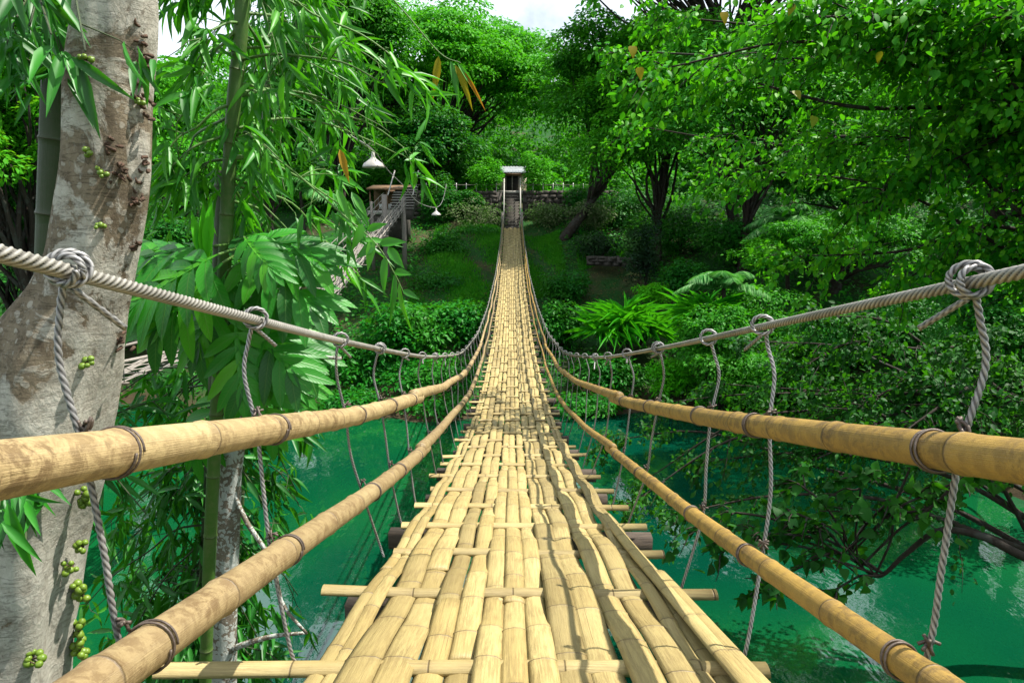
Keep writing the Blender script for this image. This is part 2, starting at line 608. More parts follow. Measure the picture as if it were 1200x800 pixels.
M['lf_bamboo'] = leaf_mat('bamboo_leaves', [(0.01661, 0.1537, 0.00891), (0.03735, 0.2514, 0.01089), (0.0934, 0.3911, 0.00693)], .38, .36, None, .5)
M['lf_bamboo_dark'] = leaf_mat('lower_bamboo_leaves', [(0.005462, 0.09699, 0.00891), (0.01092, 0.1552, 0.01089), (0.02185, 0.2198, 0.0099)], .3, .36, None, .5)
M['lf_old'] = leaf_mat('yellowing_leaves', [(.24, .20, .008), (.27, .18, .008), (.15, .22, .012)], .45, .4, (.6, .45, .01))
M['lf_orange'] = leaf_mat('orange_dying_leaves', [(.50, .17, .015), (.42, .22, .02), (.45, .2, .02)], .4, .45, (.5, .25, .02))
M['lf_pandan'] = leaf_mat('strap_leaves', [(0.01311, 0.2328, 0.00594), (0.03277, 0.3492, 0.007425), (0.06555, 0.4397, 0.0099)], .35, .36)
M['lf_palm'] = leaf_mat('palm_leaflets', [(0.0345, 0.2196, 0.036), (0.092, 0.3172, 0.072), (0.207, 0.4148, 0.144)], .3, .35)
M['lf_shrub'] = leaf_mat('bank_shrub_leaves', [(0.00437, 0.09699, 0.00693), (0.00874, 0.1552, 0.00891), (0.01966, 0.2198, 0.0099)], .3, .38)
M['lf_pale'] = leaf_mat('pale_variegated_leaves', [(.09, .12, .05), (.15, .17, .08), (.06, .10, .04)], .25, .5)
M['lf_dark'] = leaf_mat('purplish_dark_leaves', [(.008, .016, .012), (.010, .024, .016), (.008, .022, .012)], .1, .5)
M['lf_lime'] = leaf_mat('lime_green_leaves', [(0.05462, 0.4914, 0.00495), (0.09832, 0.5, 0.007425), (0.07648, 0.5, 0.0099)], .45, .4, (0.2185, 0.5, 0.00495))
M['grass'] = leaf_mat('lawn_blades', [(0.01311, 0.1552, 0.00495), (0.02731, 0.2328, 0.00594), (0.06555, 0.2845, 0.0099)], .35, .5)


def ground_mat():
    t = NT('bank_ground')
    p = t.pos()
    a = t.noise(p, .22, 6, .6)
    b = t.noise(p, 2.5, 8, .7)
    soil = t.mix(b, (.02, .014, .008), (.075, .055, .03))
    grass = t.mix(b, (.005, .03, .006), (.018, .085, .012))
    sx = t.n("ShaderNodeSeparateXYZ")
    t.l(p, sx.inputs[0])
    shore = t.ramp(t.math('DIVIDE', t.math('ADD', sx.outputs['Z'], 9.9), 2.0, clamp=True), [(.2, 1), (.55, 0)])
    m = t.math('MAXIMUM', t.math('MULTIPLY', t.ramp(a, [(.50, 0), (.62, 1)]), .8), shore)
    base = t.mix(m, grass, soil)
    return t.done(t.principled(base, .95, 0, t.bump(b, .7, .08), .15).outputs[0])


def water_mat():
    t = NT('emerald_river_water')
    p = t.pos()
    big = t.noise(p, .09, 3, .5)
    col = t.mix(t.ramp(big, [(.35, 0), (.65, 1)]), (.0006, .035, .019), (.0026, .072, .018))
    ps = t.scaled(p, (1, .55, 1))
    r1 = t.noise(ps, 1.3, 3, .5)
    r2 = t.noise(ps, 5.0, 2, .5)
    n = t.bump(t.math('ADD', r1, t.math('MULTIPLY', r2, .18)), .13, .10)
    b = t.principled(col, .03, 0, n, 1.0)
    b.inputs['IOR'].default_value = 1.62
    return t.done(b.outputs[0])


M['ground'] = ground_mat()
M['water'] = water_mat()

# ------------------------------------------------------------------ leaf templates (x along, y across -.5..+.5, z lift)


def strip_leaf(xs, ws, droop=.12, fold=.25):
    xs, ws = np.array(xs, float), np.array(ws, float)
    v, uv = [], []
    for x, h in zip(xs, ws):
        z = -droop * x * x
        v += [[x, -h, z + fold * h * .5], [x, 0, z], [x, h, z + fold * h * .5]]
        uv += [[x, -h], [x, 0], [x, h]]
    f = []
    for i in range(len(xs) - 1):
        a = i * 3
        f += [[a, a + 1, a + 4, a + 3], [a + 1, a + 2, a + 5, a + 4]]
    return np.array(v), np.array(f), np.array(uv)


KITE = (np.array([[0, 0, 0], [.42, .5, .06], [1, 0, -.08], [.42, -.5, .06]], float), np.array([[0, 2, 1], [0, 3, 2]]), np.array([[0, 0], [.42, .5], [1, 0], [.42, -.5]]))
OVAL = strip_leaf([0, .18, .45, .75, 1], [.01, .36, .5, .34, .0], .14, .3)
LANCE = strip_leaf([0, .15, .4, .7, 1], [.02, .38, .5, .3, .0], .2, .25)
HEART = strip_leaf([-.06, .04, .25, .6, 1], [.26, .46, .5, .3, .0], .18, .2)
STRAP = strip_leaf([0, .2, .4, .6, .8, 1], [.42, .5, .5, .44, .3, .02], .55, .5)


def lobed_leaf(nl, seed, length=1.0):
    """Breadfruit leaf: a rib with deep finger-like lobes (real span about 1)."""
    rng = np.random.default_rng(seed)
    V, F, U, n = [], [], [], 0

    def put(base, ang, l, wdt, droop):
        nonlocal n
        xs = np.array([0, .12, .3, .5, .72, .9, 1])
        ws = np.array([.16, .30, .46, .5, .40, .2, .0]) * wdt
        c, s_ = math.cos(ang), math.sin(ang)
        for x, h in zip(xs, ws):
            for k in (-1, 0, 1):
                lx, ly = x * l, k * h
                X = base[0] + lx * c - ly * s_
                Y = base[1] + lx * s_ + ly * c
                Z = -droop * (x * l) ** 2 - .16 * X * X + abs(k) * h * .28 - .3 * abs(Y) ** 2
                V.append([X, Y, Z])
                U.append([x, k * h / max(wdt, .01)])
        for i in range(len(xs) - 1):
            a = n + i * 3
            F.extend([[a, a + 1, a + 4, a + 3], [a + 1, a + 2, a + 5, a + 4]])
        n += 3 * len(xs)
    for i in range(nl):
        t_ = i / (nl - 1)
        bx = .12 + .62 * t_
        l = (.30 + .24 * math.sin(math.pi * (.25 + .6 * t_))) * rng.uniform(.9, 1.1)
        for sgn in (-1, 1):
            put((bx + rng.uniform(-.02, .02), 0), sgn * (1.22 - .62 * t_ + rng.uniform(-.08, .08)), l, .15, .35)
    put((.7, 0), 0, .36, .16, .3)
    put((0, 0), 0, .8, .07, .0)
    return np.array(V), np.array(F), np.array(U)


LOBED = [lobed_leaf(5, 1), lobed_leaf(6, 2), lobed_leaf(5, 3)]


def tmesh(name, tm, mat):
    return mesh_np(name, tm[0], tm[1], mat, tm[2], True)


def cloud(name, pos, ax, nr, ln, wd, tm, mat, smooth=False):
    """Many leaves joined into one mesh."""
    tv, tf, tu = tm
    pos, ax, nr = np.asarray(pos, float), norm(ax), np.asarray(nr, float)
    sd_ = norm(np.cross(nr, ax))
    nr = np.cross(ax, sd_)
    n, k = len(pos), len(tv)
    ln = np.broadcast_to(ln, (n,))
    wd = np.broadcast_to(wd, (n,))
    v = (pos[:, None] + ax[:, None] * (tv[:, 0] * ln[:, None])[..., None] + sd_[:, None] * (tv[:, 1] * wd[:, None])[..., None]
         + nr[:, None] * (tv[:, 2] * ln[:, None])[..., None]).reshape(-1, 3)
    f = (tf[None] + (np.arange(n) * k)[:, None, None]).reshape(-1, tf.shape[1])
    uv = np.tile(tu, (n, 1)) if tm is not KITE else None
    return mesh_np(name, v, f, mat, uv, smooth)


def leaves_out(parent, name, pos, ax, nr, ln, wd, tm, mat, limit, minpx=9, joined='foliage'):
    """The leaves that show largest become objects of their own, the rest one joined part."""
    pos, ax, nr = np.asarray(pos, float), np.asarray(ax, float), np.asarray(nr, float)
    n = len(pos)
    ln = np.broadcast_to(ln, (n,)).copy()
    wd = np.broadcast_to(wd, (n,)).copy()
    px, py, zc = proj(pos + norm(ax) * ln[:, None] * .5)
    vis = (px > -10) & (px < 1210) & (py > -10) & (py < 810) & (zc > 0)
    size = np.where(vis, 800 * ln / np.maximum(zc, .1), 0)
    order = np.argsort(-size)
    pick = order[:limit]
    pick = pick[size[pick] > minpx]
    me = tmesh(name, tm, mat)
    for i in pick:
        inst(name, me, parent, frame_matrix(pos[i], ax[i], nr[i], ln[i], wd[i]))
    rest = np.ones(n, bool)
    rest[pick] = False
    if rest.any():
        part(joined, cloud(joined, pos[rest], ax[rest], nr[rest], ln[rest], wd[rest], tm, mat), parent, kind='stuff')


# ------------------------------------------------------------------ setting: ground, water
WATER_Z = -9.8


def sstep(a, b, x):
    t = np.clip((x - a) / (b - a), 0, 1)
    return t * t * (3 - 2 * t)


def terrain(x, y):
    x, y = np.asarray(x, float), np.asarray(y, float)
    far = 32.5 - 9.5 * sstep(13.5, 19, x) + 1.2 * np.sin(x * .23) + .6 * np.sin(x * .61 + 1)
    near = 10.5 + 1.0 * np.sin(x * .3 + 1) + 3 * sstep(9, 20, x) - 8 * sstep(60, 90, np.abs(x))
    s = y - far
    zf = np.interp(s, [-6, -.5, 0.6, 6, 14, 26, 30, 45, 90, 170], [-12.6, -10.1, -9.5, -7.4, -5.0, -1.5, -.4, 2.2, 11, 36])
    s2 = near - y
    zn = np.interp(s2, [-6, -.5, .6, 4, 9, 14, 30], [-12.6, -10.1, -9.4, -7.8, -5, -2.0, -1.2])
    z = np.where(y > (far + near) / 2, zf, zn)
    return z + .18 * np.sin(x * .9 + y * .5) + .12 * np.sin(x * 1.7 - y * 1.3) + .25 * np.sin(x * .33) * np.cos(y * .21)


gx = np.concatenate([np.linspace(-260, -62, 26), np.linspace(-60, 60, 181), np.linspace(62, 260, 26)])
gy = np.concatenate([np.linspace(-120, -12, 22), np.linspace(-10, 72, 165), np.linspace(74, 260, 40)])
X, Y = np.meshgrid(gx, gy)
Z = terrain(X, Y)
nx, ny = len(gx), len(gy)
i = (np.arange(ny - 1)[:, None] * nx + np.arange(nx - 1)[None]).ravel()
gq = np.stack([i, i + 1, i + nx + 1, i + nx], -1)
part('ground', mesh_np('ground', np.stack([X, Y, Z], -1).reshape(-1, 3), gq, M['ground'], None, True), None, kind='structure')
wv = [[-260, -30, WATER_Z], [260, -30, WATER_Z], [260, 60, WATER_Z], [-260, 60, WATER_Z]]
part('river_water', mesh_np('river_water', wv, [[0, 1, 2, 3]], M['water']), None, kind='structure')

# ------------------------------------------------------------------ bridge
BX = 0.02
DK = np.array([(-8, 1.25), (-3, -.08), (0, -.90), (1.84, -1.39), (2.73, -1.63), (3.91, -1.91), (5.96, -2.40), (10.27, -3.26), (15.06, -3.8), (21.6, -4.08),
               (32.3, -3.95), (47.3, -2.85), (58.8, -1.22), (66, -.1)])
_g = np.linspace(-8, 66, 1481)
_z = np.interp(_g, DK[:, 0], DK[:, 1])
_k = np.exp(-.5 * (np.arange(-40, 41) * .05 / .8) ** 2)
_z = np.convolve(np.pad(_z, 40, mode='reflect', reflect_type='odd'), _k / _k.sum(), 'valid')
D0, D1 = -3.0, 58.8


def deck(d):
    return np.interp(d, _g, _z)


bridge = thing('bamboo_bridge', 'long hanging bridge with yellow woven bamboo deck and cable railings', 'bridge', (BX, 58.8, deck(58.8)))

# crossbars and timber crossbeams
SPC = 0.66
D_BAR = 2.73 - SPC * 8
bars = np.concatenate([2.73 - .77 * np.arange(7, 0, -1), np.arange(2.73, D1 - .3, SPC)])


def half_cane(L, r, h, n=7, seg=5, bend=0.0, rng=RNG):
    """Split cane bar along x, closed below."""
    a = np.linspace(0, np.pi, n)
    sec = np.stack([np.cos(a) * r, np.sin(a) * h], -1)
    xs = np.linspace(-L[0], L[1], seg)
    wob = rng.normal(0, .004, (seg, 2))
    v = np.array([[x, s_[0] + wb[0] + bend * x, s_[1] + wb[1]] for x, wb in zip(xs, wob) for s_ in sec])
    q, t = [], []
    for i in range(seg - 1):
        for j in range(n):
            k = (j + 1) % n
            q.append([i * n + j, i * n + k, (i + 1) * n + k, (i + 1) * n + j])
    for j in range(1, n - 1):
        t.append([0, j, j + 1])
        b = (seg - 1) * n
        t.append([b, b + j + 1, b + j])
    uv = np.array([[j / n, x * 2.3 + .37] for x in xs for j in range(n)])
    return v, q, t, uv


for kk, d in enumerate(bars):
    L = (RNG.uniform(.66, .84), RNG.uniform(.66, .84)) if kk not in (6, 7) else ((.85, .87) if kk == 7 else (1.15, .80))
    v, q, t, uv = half_cane(L, .036, .026, bend=RNG.normal(0, .018))
    uv = uv + [0, RNG.uniform(0, 5)]
    dd = d + (RNG.normal(0, .03) if kk not in (6, 7) else 0)
    part('crossbar', MB().add(v + [BX, dd, deck(dd) - .016], q, t, uv).build('crossbar', M['slat'], True), bridge)
for kk, d in enumerate(bars[1::2] + .09):
    b = MB().box((BX + RNG.uniform(-.02, .04), d, deck(d) - .13), (.81 + RNG.uniform(-.06, .05), .045, .055), RNG.normal(0, .02))
    part('crossbeam', b.build('crossbeam', M['timber']), bridge)

# woven slats: seven bands, neighbours pass over and under the bars by turns
BANDS = [(0, .09, 2), (.09, .25, 2), (.25, .393, 2), (.393, .588, 3), (.588, .754, 2), (.754, .904, 2), (.904, 1.0, 2)]
W = 1.34
cols = []
for bi, (a, b, n) in enumerate(BANDS):
    e = np.linspace(a, b, n + 1)
    for j in range(n):
        cols.append((bi, (e[j] - .5) * W, (e[j + 1] - .5) * W))


def slat_mesh(x0, x1, d0, d1, band, rng):
    near = d0 < 13
    step = .06 if near else (.11 if d0 < 32 else .165)
    L = d1 - d0
    nodes = [d0 - rng.uniform(.05, .3)]
    while nodes[-1] < d1 + .4:
        nodes.append(nodes[-1] + rng.uniform(.30, .52))
    nodes = np.array(nodes)
    y = np.linspace(d0, d1, max(4, int(L / step)))
    if near:
        ex = nodes[(nodes > d0 + .03) & (nodes < d1 - .03)]
        y = np.unique(np.concatenate([y, ex, ex - .012, ex + .012]))
    ph = np.interp(y, nodes, np.arange(len(nodes))) + rng.integers(0, 50)
    s = np.interp(y, bars, np.arange(len(bars)))
    sg = 1 if band % 2 else -1
    A = .018 + .012 * sstep(5, 10, y)
    wv = np.cos(np.pi * s) * sg
    wv = np.sign(wv) * np.abs(wv) ** .75
    z = deck(y) + A * wv + rng.normal(0, .004)
    zz = z
    kn = np.arange(d0 - 1, d1 + 2, .8)
    wx, wt = rng.normal(0, .0035, len(kn)), rng.normal(0, .03, len(kn))
    cx = (x0 + x1) / 2 + rng.normal(0, .004) + np.interp(y, kn, wx)
    hw = (x1 - x0) / 2 * (rng.uniform(1.0, 1.1) - (.1 if d0 > 5 else 0))
    bump = np.zeros(len(y))
    for nd in nodes:
        bump = np.maximum(bump, np.exp(-((y - nd) / .012) ** 2))
    tilt = rng.normal(0, .045) + np.interp(y, kn, wt) * .7
    a = np.array([-1, -.62, 0, .62, 1])
    arch = np.array([-.006, .004, .008, .004, -.006])
    m = len(y)
    V = np.zeros((m, 7, 3))
    V[:, :5, 0] = cx[:, None] + a * (hw + bump * .001)[:, None]
    V[:, :5, 2] = zz[:, None] + arch + bump[:, None] * .004 + tilt[:, None] * a * hw
    V[:, 5, 0], V[:, 6, 0] = cx + hw * .9, cx - hw * .9
    V[:, 5, 2] = zz - .014 + tilt * hw
    V[:, 6, 2] = zz - .014 - tilt * hw
    V[:, :, 1] = y[:, None]
    V[:, :, 0] += BX
    i = np.arange(m - 1)[:, None] * 7
    j = np.arange(7)[None]
    k = (j + 1) % 7
    q = np.stack([i + j, i + 7 + j, i + 7 + k, i + k], -1).reshape(-1, 4)
    t = [[0, x, x + 1] for x in range(1, 6)]
    e = (m - 1) * 7
    t += [[e, e + x + 1, e + x] for x in range(1, 6)]
    uc = np.array([0, .2, .5, .8, 1, .9, .1]) + rng.uniform(0, 9)
    uv = np.stack([np.broadcast_to(uc * .35, (m, 7)), np.broadcast_to(ph[:, None], (m, 7))], -1).reshape(-1, 2)
    return MB().add(V.reshape(-1, 3), q, t, uv).build('slat', M['slat'], True)


rs = np.random.default_rng(21)
nslat = 0
for ci, (bi, x0, x1) in enumerate(cols):
    d = D0 - rs.uniform(0, 1.5)
    while d < D1 - .2:
        L = rs.uniform(2.9, 4.0) if d < 14 else rs.uniform(3.8, 4.8)
        e = min(d + L, D1)
        if D1 - e < 1.2:
            e = D1
        part('slat', slat_mesh(x0, x1, max(d, D0), e + .05, bi, rs), bridge)
        nslat += 1
        d = e + rs.uniform(-.02, .02)
# two loose canes lying along the right edge of the deck
for (xa, xb, da, db) in ((.60, .70, .4, 4.2), (.66, .77, -.5, 2.9)):
    y = np.linspace(da, db, 60)
    x = np.interp(y, [da, db], [xb, xa]) + np.sin(y * 1.3) * .005
    path = np.stack([BX + x, y, deck(y) + .030 + .004 * np.sin(y * 3)], -1)
    part('slat', MB().tube(path, .034, 10, vphase=y / .33, flat=.5).build('slat', M['slat'], True), bridge)
print('slats', nslat)

# main cables
CAB = {-1: (.80, 1.135), 1: (.80, 1.13)}


def cable_pt(side, d):
    s, h = CAB[side]
    d = np.asarray(d, float)
    flare = .02 * np.exp(-((d - 1) / 3) ** 2)
    return np.stack([BX + side * (s + flare), d, deck(d) + h - (.012 if side < 0 else .03) * np.exp(-((d - .6) / 1.2) ** 2)], -1)


for side in (-1, 1):
    b = MB()
    rc = .0142 if side < 0 else .0116
    b.tube(cable_pt(side, np.arange(D0, .3, .012)), rc, 24, lobes=6, lay=.12, amp=.34)
    b.tube(cable_pt(side, np.arange(.295, 3.2, .0055)), rc, 42, lobes=6, lay=.12, amp=.36)
    b.tube(cable_pt(side, np.arange(3.195, 7.0, .0095)), rc, 24, lobes=6, lay=.12, amp=.34)
    y = np.arange(7.0, D1 + .2, .4)
    b.tube(cable_pt(side, y), .014, 8)
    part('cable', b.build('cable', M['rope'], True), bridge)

# rail poles
RAIL = {(-1, 'hi'): (.77, .782), (-1, 'lo'): (.735, .382), (1, 'hi'): (.785, .79), (1, 'lo'): (.755, .35)}
RSC = {(-1, 'hi'): .86, (-1, 'lo'): .86, (1, 'hi'): .71, (1, 'lo'): .62}
SEGS = [(-3.0, 5.3, .051), (5.0, 10.6, .049), (10.3, 16.2, .043), (15.9, 23, .032), (22.6, 30.5, .03), (30, 38, .03), (37.6, 46, .028), (45.5, 52.5, .028), (52, 58.6, .028)]
railwob = {}
for (side, lev), (s, h) in RAIL.items():
    rg = np.random.default_rng(abs(hash((side, lev == 'hi'))) % 999 if False else (side + 2) * 10 + (lev == 'hi'))
    yy = np.linspace(-3, 59, 125)
    dx, dz = smooth_noise(125, 2.6, rg) * .014, smooth_noise(125, 3.2, rg) * .014
    fz = np.clip((yy - 1.5) / 3, .15, 1)
    railwob[(side, lev)] = (yy, dx * fz, dz * fz)


def rail_pt(side, lev, d):
    s, h = RAIL[(side, lev)]
    yy, dx, dz = railwob[(side, lev)]
    d = np.asarray(d, float)
    return np.stack([BX + side * s + np.interp(d, yy, dx), d, deck(d) + h + np.interp(d, yy, dz)], -1)


for (side, lev) in RAIL:
    rg = np.random.default_rng(50 + side * 3 + (lev == 'hi'))
    for si, (a, b_, r) in enumerate(SEGS):
        nodes = [a - rg.uniform(0, .3)]
        while nodes[-1] < b_ + .5:
            nodes.append(nodes[-1] + rg.uniform(.33, .52))
        nodes = np.array(nodes)
        st = .035 if a < 5 else (.06 if a < 11 else .25)
        y = np.arange(a, b_, st)
        if a < 11:
            y = np.unique(np.concatenate([y] + [nodes + k for k in (-.018, -.008, 0, .008, .018)]))
            y = y[(y >= a) & (y <= b_)]
        ph = np.interp(y, nodes, np.arange(len(nodes))) + rg.integers(0, 40)
        taper = np.interp(y, [a, b_], [.98, 1.02] if si == 0 else [1.04, .92]) * (RSC[(side, lev)] if a < 16 else 1)
        bump = np.zeros(len(y))
        for nd in nodes:
            bump = np.maximum(bump, np.exp(-((y - nd) / .018) ** 2))
        rad = r * taper * (1 + .09 * bump + .012 * smooth_noise(len(y), 8, rg))
        pth = rail_pt(side, lev, y)
        pth = pth + np.array([0, 0, .03 if si % 2 else 0]) * (0 if si < 1 else 1)
        part('rail_pole', MB().tube(pth, rad, 20 if a < 5 else (14 if a < 11 else 7), vphase=ph).build('rail_pole', M['pole_pale_lit'] if side < 0 else M['pole_gold_shaded'], True), bridge)

# hangers: a rope knotted round the cable, down past both poles to the bar end
HD = {-1: [-1.6, -.65, .3, 1.235, 2.1, 3.1, 4.0], 1: [-1.6, -.65, .3, 1.25, 2.25, 2.85, 3.8]}
for s_ in HD:
    while HD[s_][-1] < 57.3:
        HD[s_].append(HD[s_][-1] + RNG.uniform(.88, 1.02))


def ring_path(c, ax, r, n=28, turns=1.0, pitch=0.0, e=1.0):
    ax = norm(ax)
    u = norm(np.cross(ax, [0, 0, 1.0]))
    v = np.cross(ax, u)
    a = np.linspace(0, 2 * np.pi * turns, n)
    return np.asarray(c) + u * (np.cos(a) * r)[:, None] + v * (np.sin(a) * r * e)[:, None] + ax * (a / (2 * np.pi) * pitch)[:, None]


for side in (-1, 1):
    for hi, d in enumerate(HD[side]):
        rg = np.random.default_rng(300 + hi * 2 + side)
        near = d < 7
        c = cable_pt(side, np.array([d]))[0]
        tgt = norm(cable_pt(side, np.array([d + .1]))[0] - c)
        b = MB()
        rr = .0063
        kw = dict(n=12, lobes=3, lay=.055, amp=.34) if near else dict(n=5)
        # knot: slanting ring round the cable plus a second half turn
        sl = norm(tgt * rg.uniform(.7, .9) + np.array([side * rg.uniform(.35, .6), 0, rg.uniform(-.15, .15)]))
        n1 = 60 if near else 10
        b.tube(ring_path(c + np.array([0, 0, .006]), sl, .034, n1, 1.0, .0, .9), rr, caps=False, **kw)
        if near and hi % 3 == 0:
            b.tube(ring_path(c - tgt * .02, norm(tgt + np.array([0, 0, .2])), .025, 50, 1.1, .02), rr, **kw)
        # tail of the rope
        td = norm(np.array([side * -.15, rg.choice([-1, 1]) * .9, rg.uniform(-.75, -.15)]))
        if rg.random() < .75:
            t0 = c - np.array([0, 0, .028])
            b.tube(t0 + td * np.linspace(0, rg.uniform(.09, .16), 14 if near else 3)[:, None], rr, **kw)
        db = bars[np.argmin(np.abs(bars - d))]
        yh, yl = d + (db - d) * .28, d + (db - d) * .62
        ph_, pl_ = rail_pt(side, 'hi', np.array([yh]))[0], rail_pt(side, 'lo', np.array([yl]))[0]
        rp0 = np.interp(d, [0, 6, 15, 16], [.053, .05, .043, .03])
        rp = rp0 * RSC[(side, 'hi')]
        out = np.array([side, 0, 0])
        dl = 0.0
        bow = rg.uniform(-.004, .014)
        pts = [c + np.array([side * .012, 0, -.02]), c + np.array([side * (.022 + bow * .5), dl * .3, -.07]), (c + ph_) / 2 + out * (rp * .5 + .03 + bow) + np.array([0, dl, 0]),
               ph_ + out * (rp + .008), (ph_ + pl_) / 2 + out * (rp + .012 + rg.uniform(-.008, .012)), pl_ + out * (rp + .008),
               np.array([BX + side * .74, db + .03, deck(db) + .05]), np.array([BX + side * .715, db + .035, deck(db) - .045])]
        b.tube(catmull(pts, 240 if near and d > .8 else (40 if near else 16)), rr, **kw)
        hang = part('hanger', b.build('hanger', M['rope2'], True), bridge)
        if d < 26:
            for lev, pp in (('hi', ph_), ('lo', pl_)):
                wb = MB()
                rq = np.interp(d, [0, 6, 15, 16], [.054, .052, .046, .034]) * (RSC[(side, lev)] if d < 15.5 else 1) + .002
                tg2 = norm(rail_pt(side, lev, np.array([d + .1]))[0] - pp)
                nn = 40 if near else 14
                for tt in (2 if near else 1,):
                    wb.tube(ring_path(pp - tg2 * .006, norm(tg2 + np.array([rg.normal(0, .06), 0, rg.normal(0, .1)])), rq, nn * tt, 1.0 * tt, .014), 0.0028 if near else .006, 6 if near else 4)
                if near:
                    kp = pp + np.array([side * .045, 0, rq + .004])
                    for a in range(4):
                        u_ = norm(rg.normal(0, 1, 3) + np.array([0, -.2, .3]))
                        wb.tube(catmull([kp - u_ * .018, kp + norm(rg.normal(0, 1, 3)) * .008, kp + u_ * .022], 7), .0038, 5)
                part('binding_wire', wb.build('binding_wire', M['wire'], True), hang)

# end posts of the bridge
for side in (-1, 1):
    b = MB().box((BX + side * .84, 59.0, deck(58.8) + .35), (.09, .09, 1.0))
    part('end_post', b.build('end_post', M['greytimber']), bridge)

# ------------------------------------------------------------------ the twin bridge downstream
TX = -8.4
TD = np.array([(-2, -.6), (6, -2.5), (15, -3.45), (25, -3.8), (30, -3.6), (40, -1.75), (50, .3)])


def tdeck(d):
    g = np.linspace(-2, 50, 521)
    z = np.interp(g, TD[:, 0], TD[:, 1])
    k = np.exp(-.5 * (np.arange(-30, 31) / 14) ** 2)
    z = np.convolve(np.pad(z, 30, mode='reflect', reflect_type='odd'), k / k.sum(), 'valid')
    return np.interp(d, g, z)


twin = thing('bamboo_bridge', 'weathered grey bamboo hanging bridge half hidden behind the leaves', 'bridge', (TX, 50, tdeck(50)))
b = MB()
rt = np.random.default_rng(5)
for ci in range(13):
    d = -2.0
    while d < 49.5:
        e = min(d + rt.uniform(2.5, 4), 50)
        y = np.arange(d, e, .22)
        if len(y) > 2:
            wv = np.cos(np.pi * y / .66) * (1 if (ci // 2) % 2 else -1) * .03
            x = TX - .6 + ci * .1 + rt.normal(0, .008)
            z = tdeck(y) + wv + rt.normal(0, .006)
            m = len(y)
            v = np.zeros((m, 4, 3))
            v[:, 0], v[:, 1], v[:, 2], v[:, 3] = [np.stack([np.full(m, x + ox), y, z + oz], -1) for ox, oz in ((-.045, 0), (0, .014), (.045, 0), (0, -.01))]
            i = np.arange(m - 1)[:, None] * 4
            j = np.arange(4)[None]
            k = (j + 1) % 4
            b.add(v.reshape(-1, 3), np.stack([i + j, i + 4 + j, i + 4 + k, i + k], -1).reshape(-1, 4), None,
                  np.stack([np.tile([0, .3, .6, .9], m), np.repeat(y / .33, 4)], -1))
        d = e
part('woven_deck', b.build('woven_deck', M['old_cane'], True), twin, kind='stuff')
for d in np.arange(-1.5, 50, 1.32):
    part('crossbar', MB().box((TX, d, tdeck(d) - .03), (.8 + rt.uniform(-.06, .1), .035, .02), rt.normal(0, .03)).build('crossbar', M['old_cane']), twin)
for side in (-1, 1):
    y = np.arange(-2, 50.3, .6)
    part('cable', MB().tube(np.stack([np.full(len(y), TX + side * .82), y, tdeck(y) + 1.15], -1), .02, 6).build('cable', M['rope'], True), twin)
    for h in (.4, .8):
        part('rail_pole', MB().tube(np.stack([TX + side * .78 + smooth_noise(len(y), 5, rt) * .02, y, tdeck(y) + h], -1), .035, 7, vphase=y / .4).build('rail_pole', M['old_cane'], True), twin)
    for d in np.arange(0, 49.6, 1.3):
        z = tdeck(d)
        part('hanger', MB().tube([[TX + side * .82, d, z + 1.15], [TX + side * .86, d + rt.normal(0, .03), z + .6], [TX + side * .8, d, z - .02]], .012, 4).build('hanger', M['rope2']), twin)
for px, d, y0, y1, r in ((472, 49.6, 230, 340, .17), (450, 47.5, 228, 345, .2), (435, 49.4, 236, 330, .12)):
    pt, pb = P(px, y0, d), P(px, y1, d)
    gz = float(terrain(pt[0], d)) - .3
    part('support_post', MB().tube([[pt[0], d, gz], [pt[0] + .03, d, (gz + pt[2]) / 2], [pt[0], d, pt[2]]], [r * 1.1, r, r * .9], 9).build('support_post', M['greytimber'], True), twin)

# ------------------------------------------------------------------ stairs, walls, house at the far end
st = thing('stairway', 'steep dark stone steps climbing from the end of the yellow bridge', 'stairs', (BX, 59.2, deck(58.8) - .3))
N_ST = 12
for k in range(N_ST):
    z = deck(58.8) + .02 + k * .27
    y = 59.1 + k * .33
    part('step', MB().box((BX, y + .25, z - .35), (.62, .25, .37)).build('step', M['stone']), st)
    part('tread', MB().box((BX, y + .15, z + .045), (.64, .19, .025)).build('tread', M['concrete']), st)
for side, lab in ((-1, None), (1, None)):
    a = np.array([BX + side * .72, 59.2, deck(58.8) + 1.05])
    c = np.array([BX + side * .72, 59.1 + N_ST * .33, deck(58.8) + N_ST * .27 + 1.05])
    b = MB().tube([a, c], .055, 8)
    part('handrail', b.build('handrail', M['palestone'], True), st)
    for t_ in np.linspace(0.02, .98, 5):
        p = a * (1 - t_) + c * t_
        part('baluster', MB().box((p[0], p[1], p[2] - .52), (.035, .035, .5)).build('baluster', M['palestone']), st)
TOPZ = float(deck(58.8) + N_ST * .27)


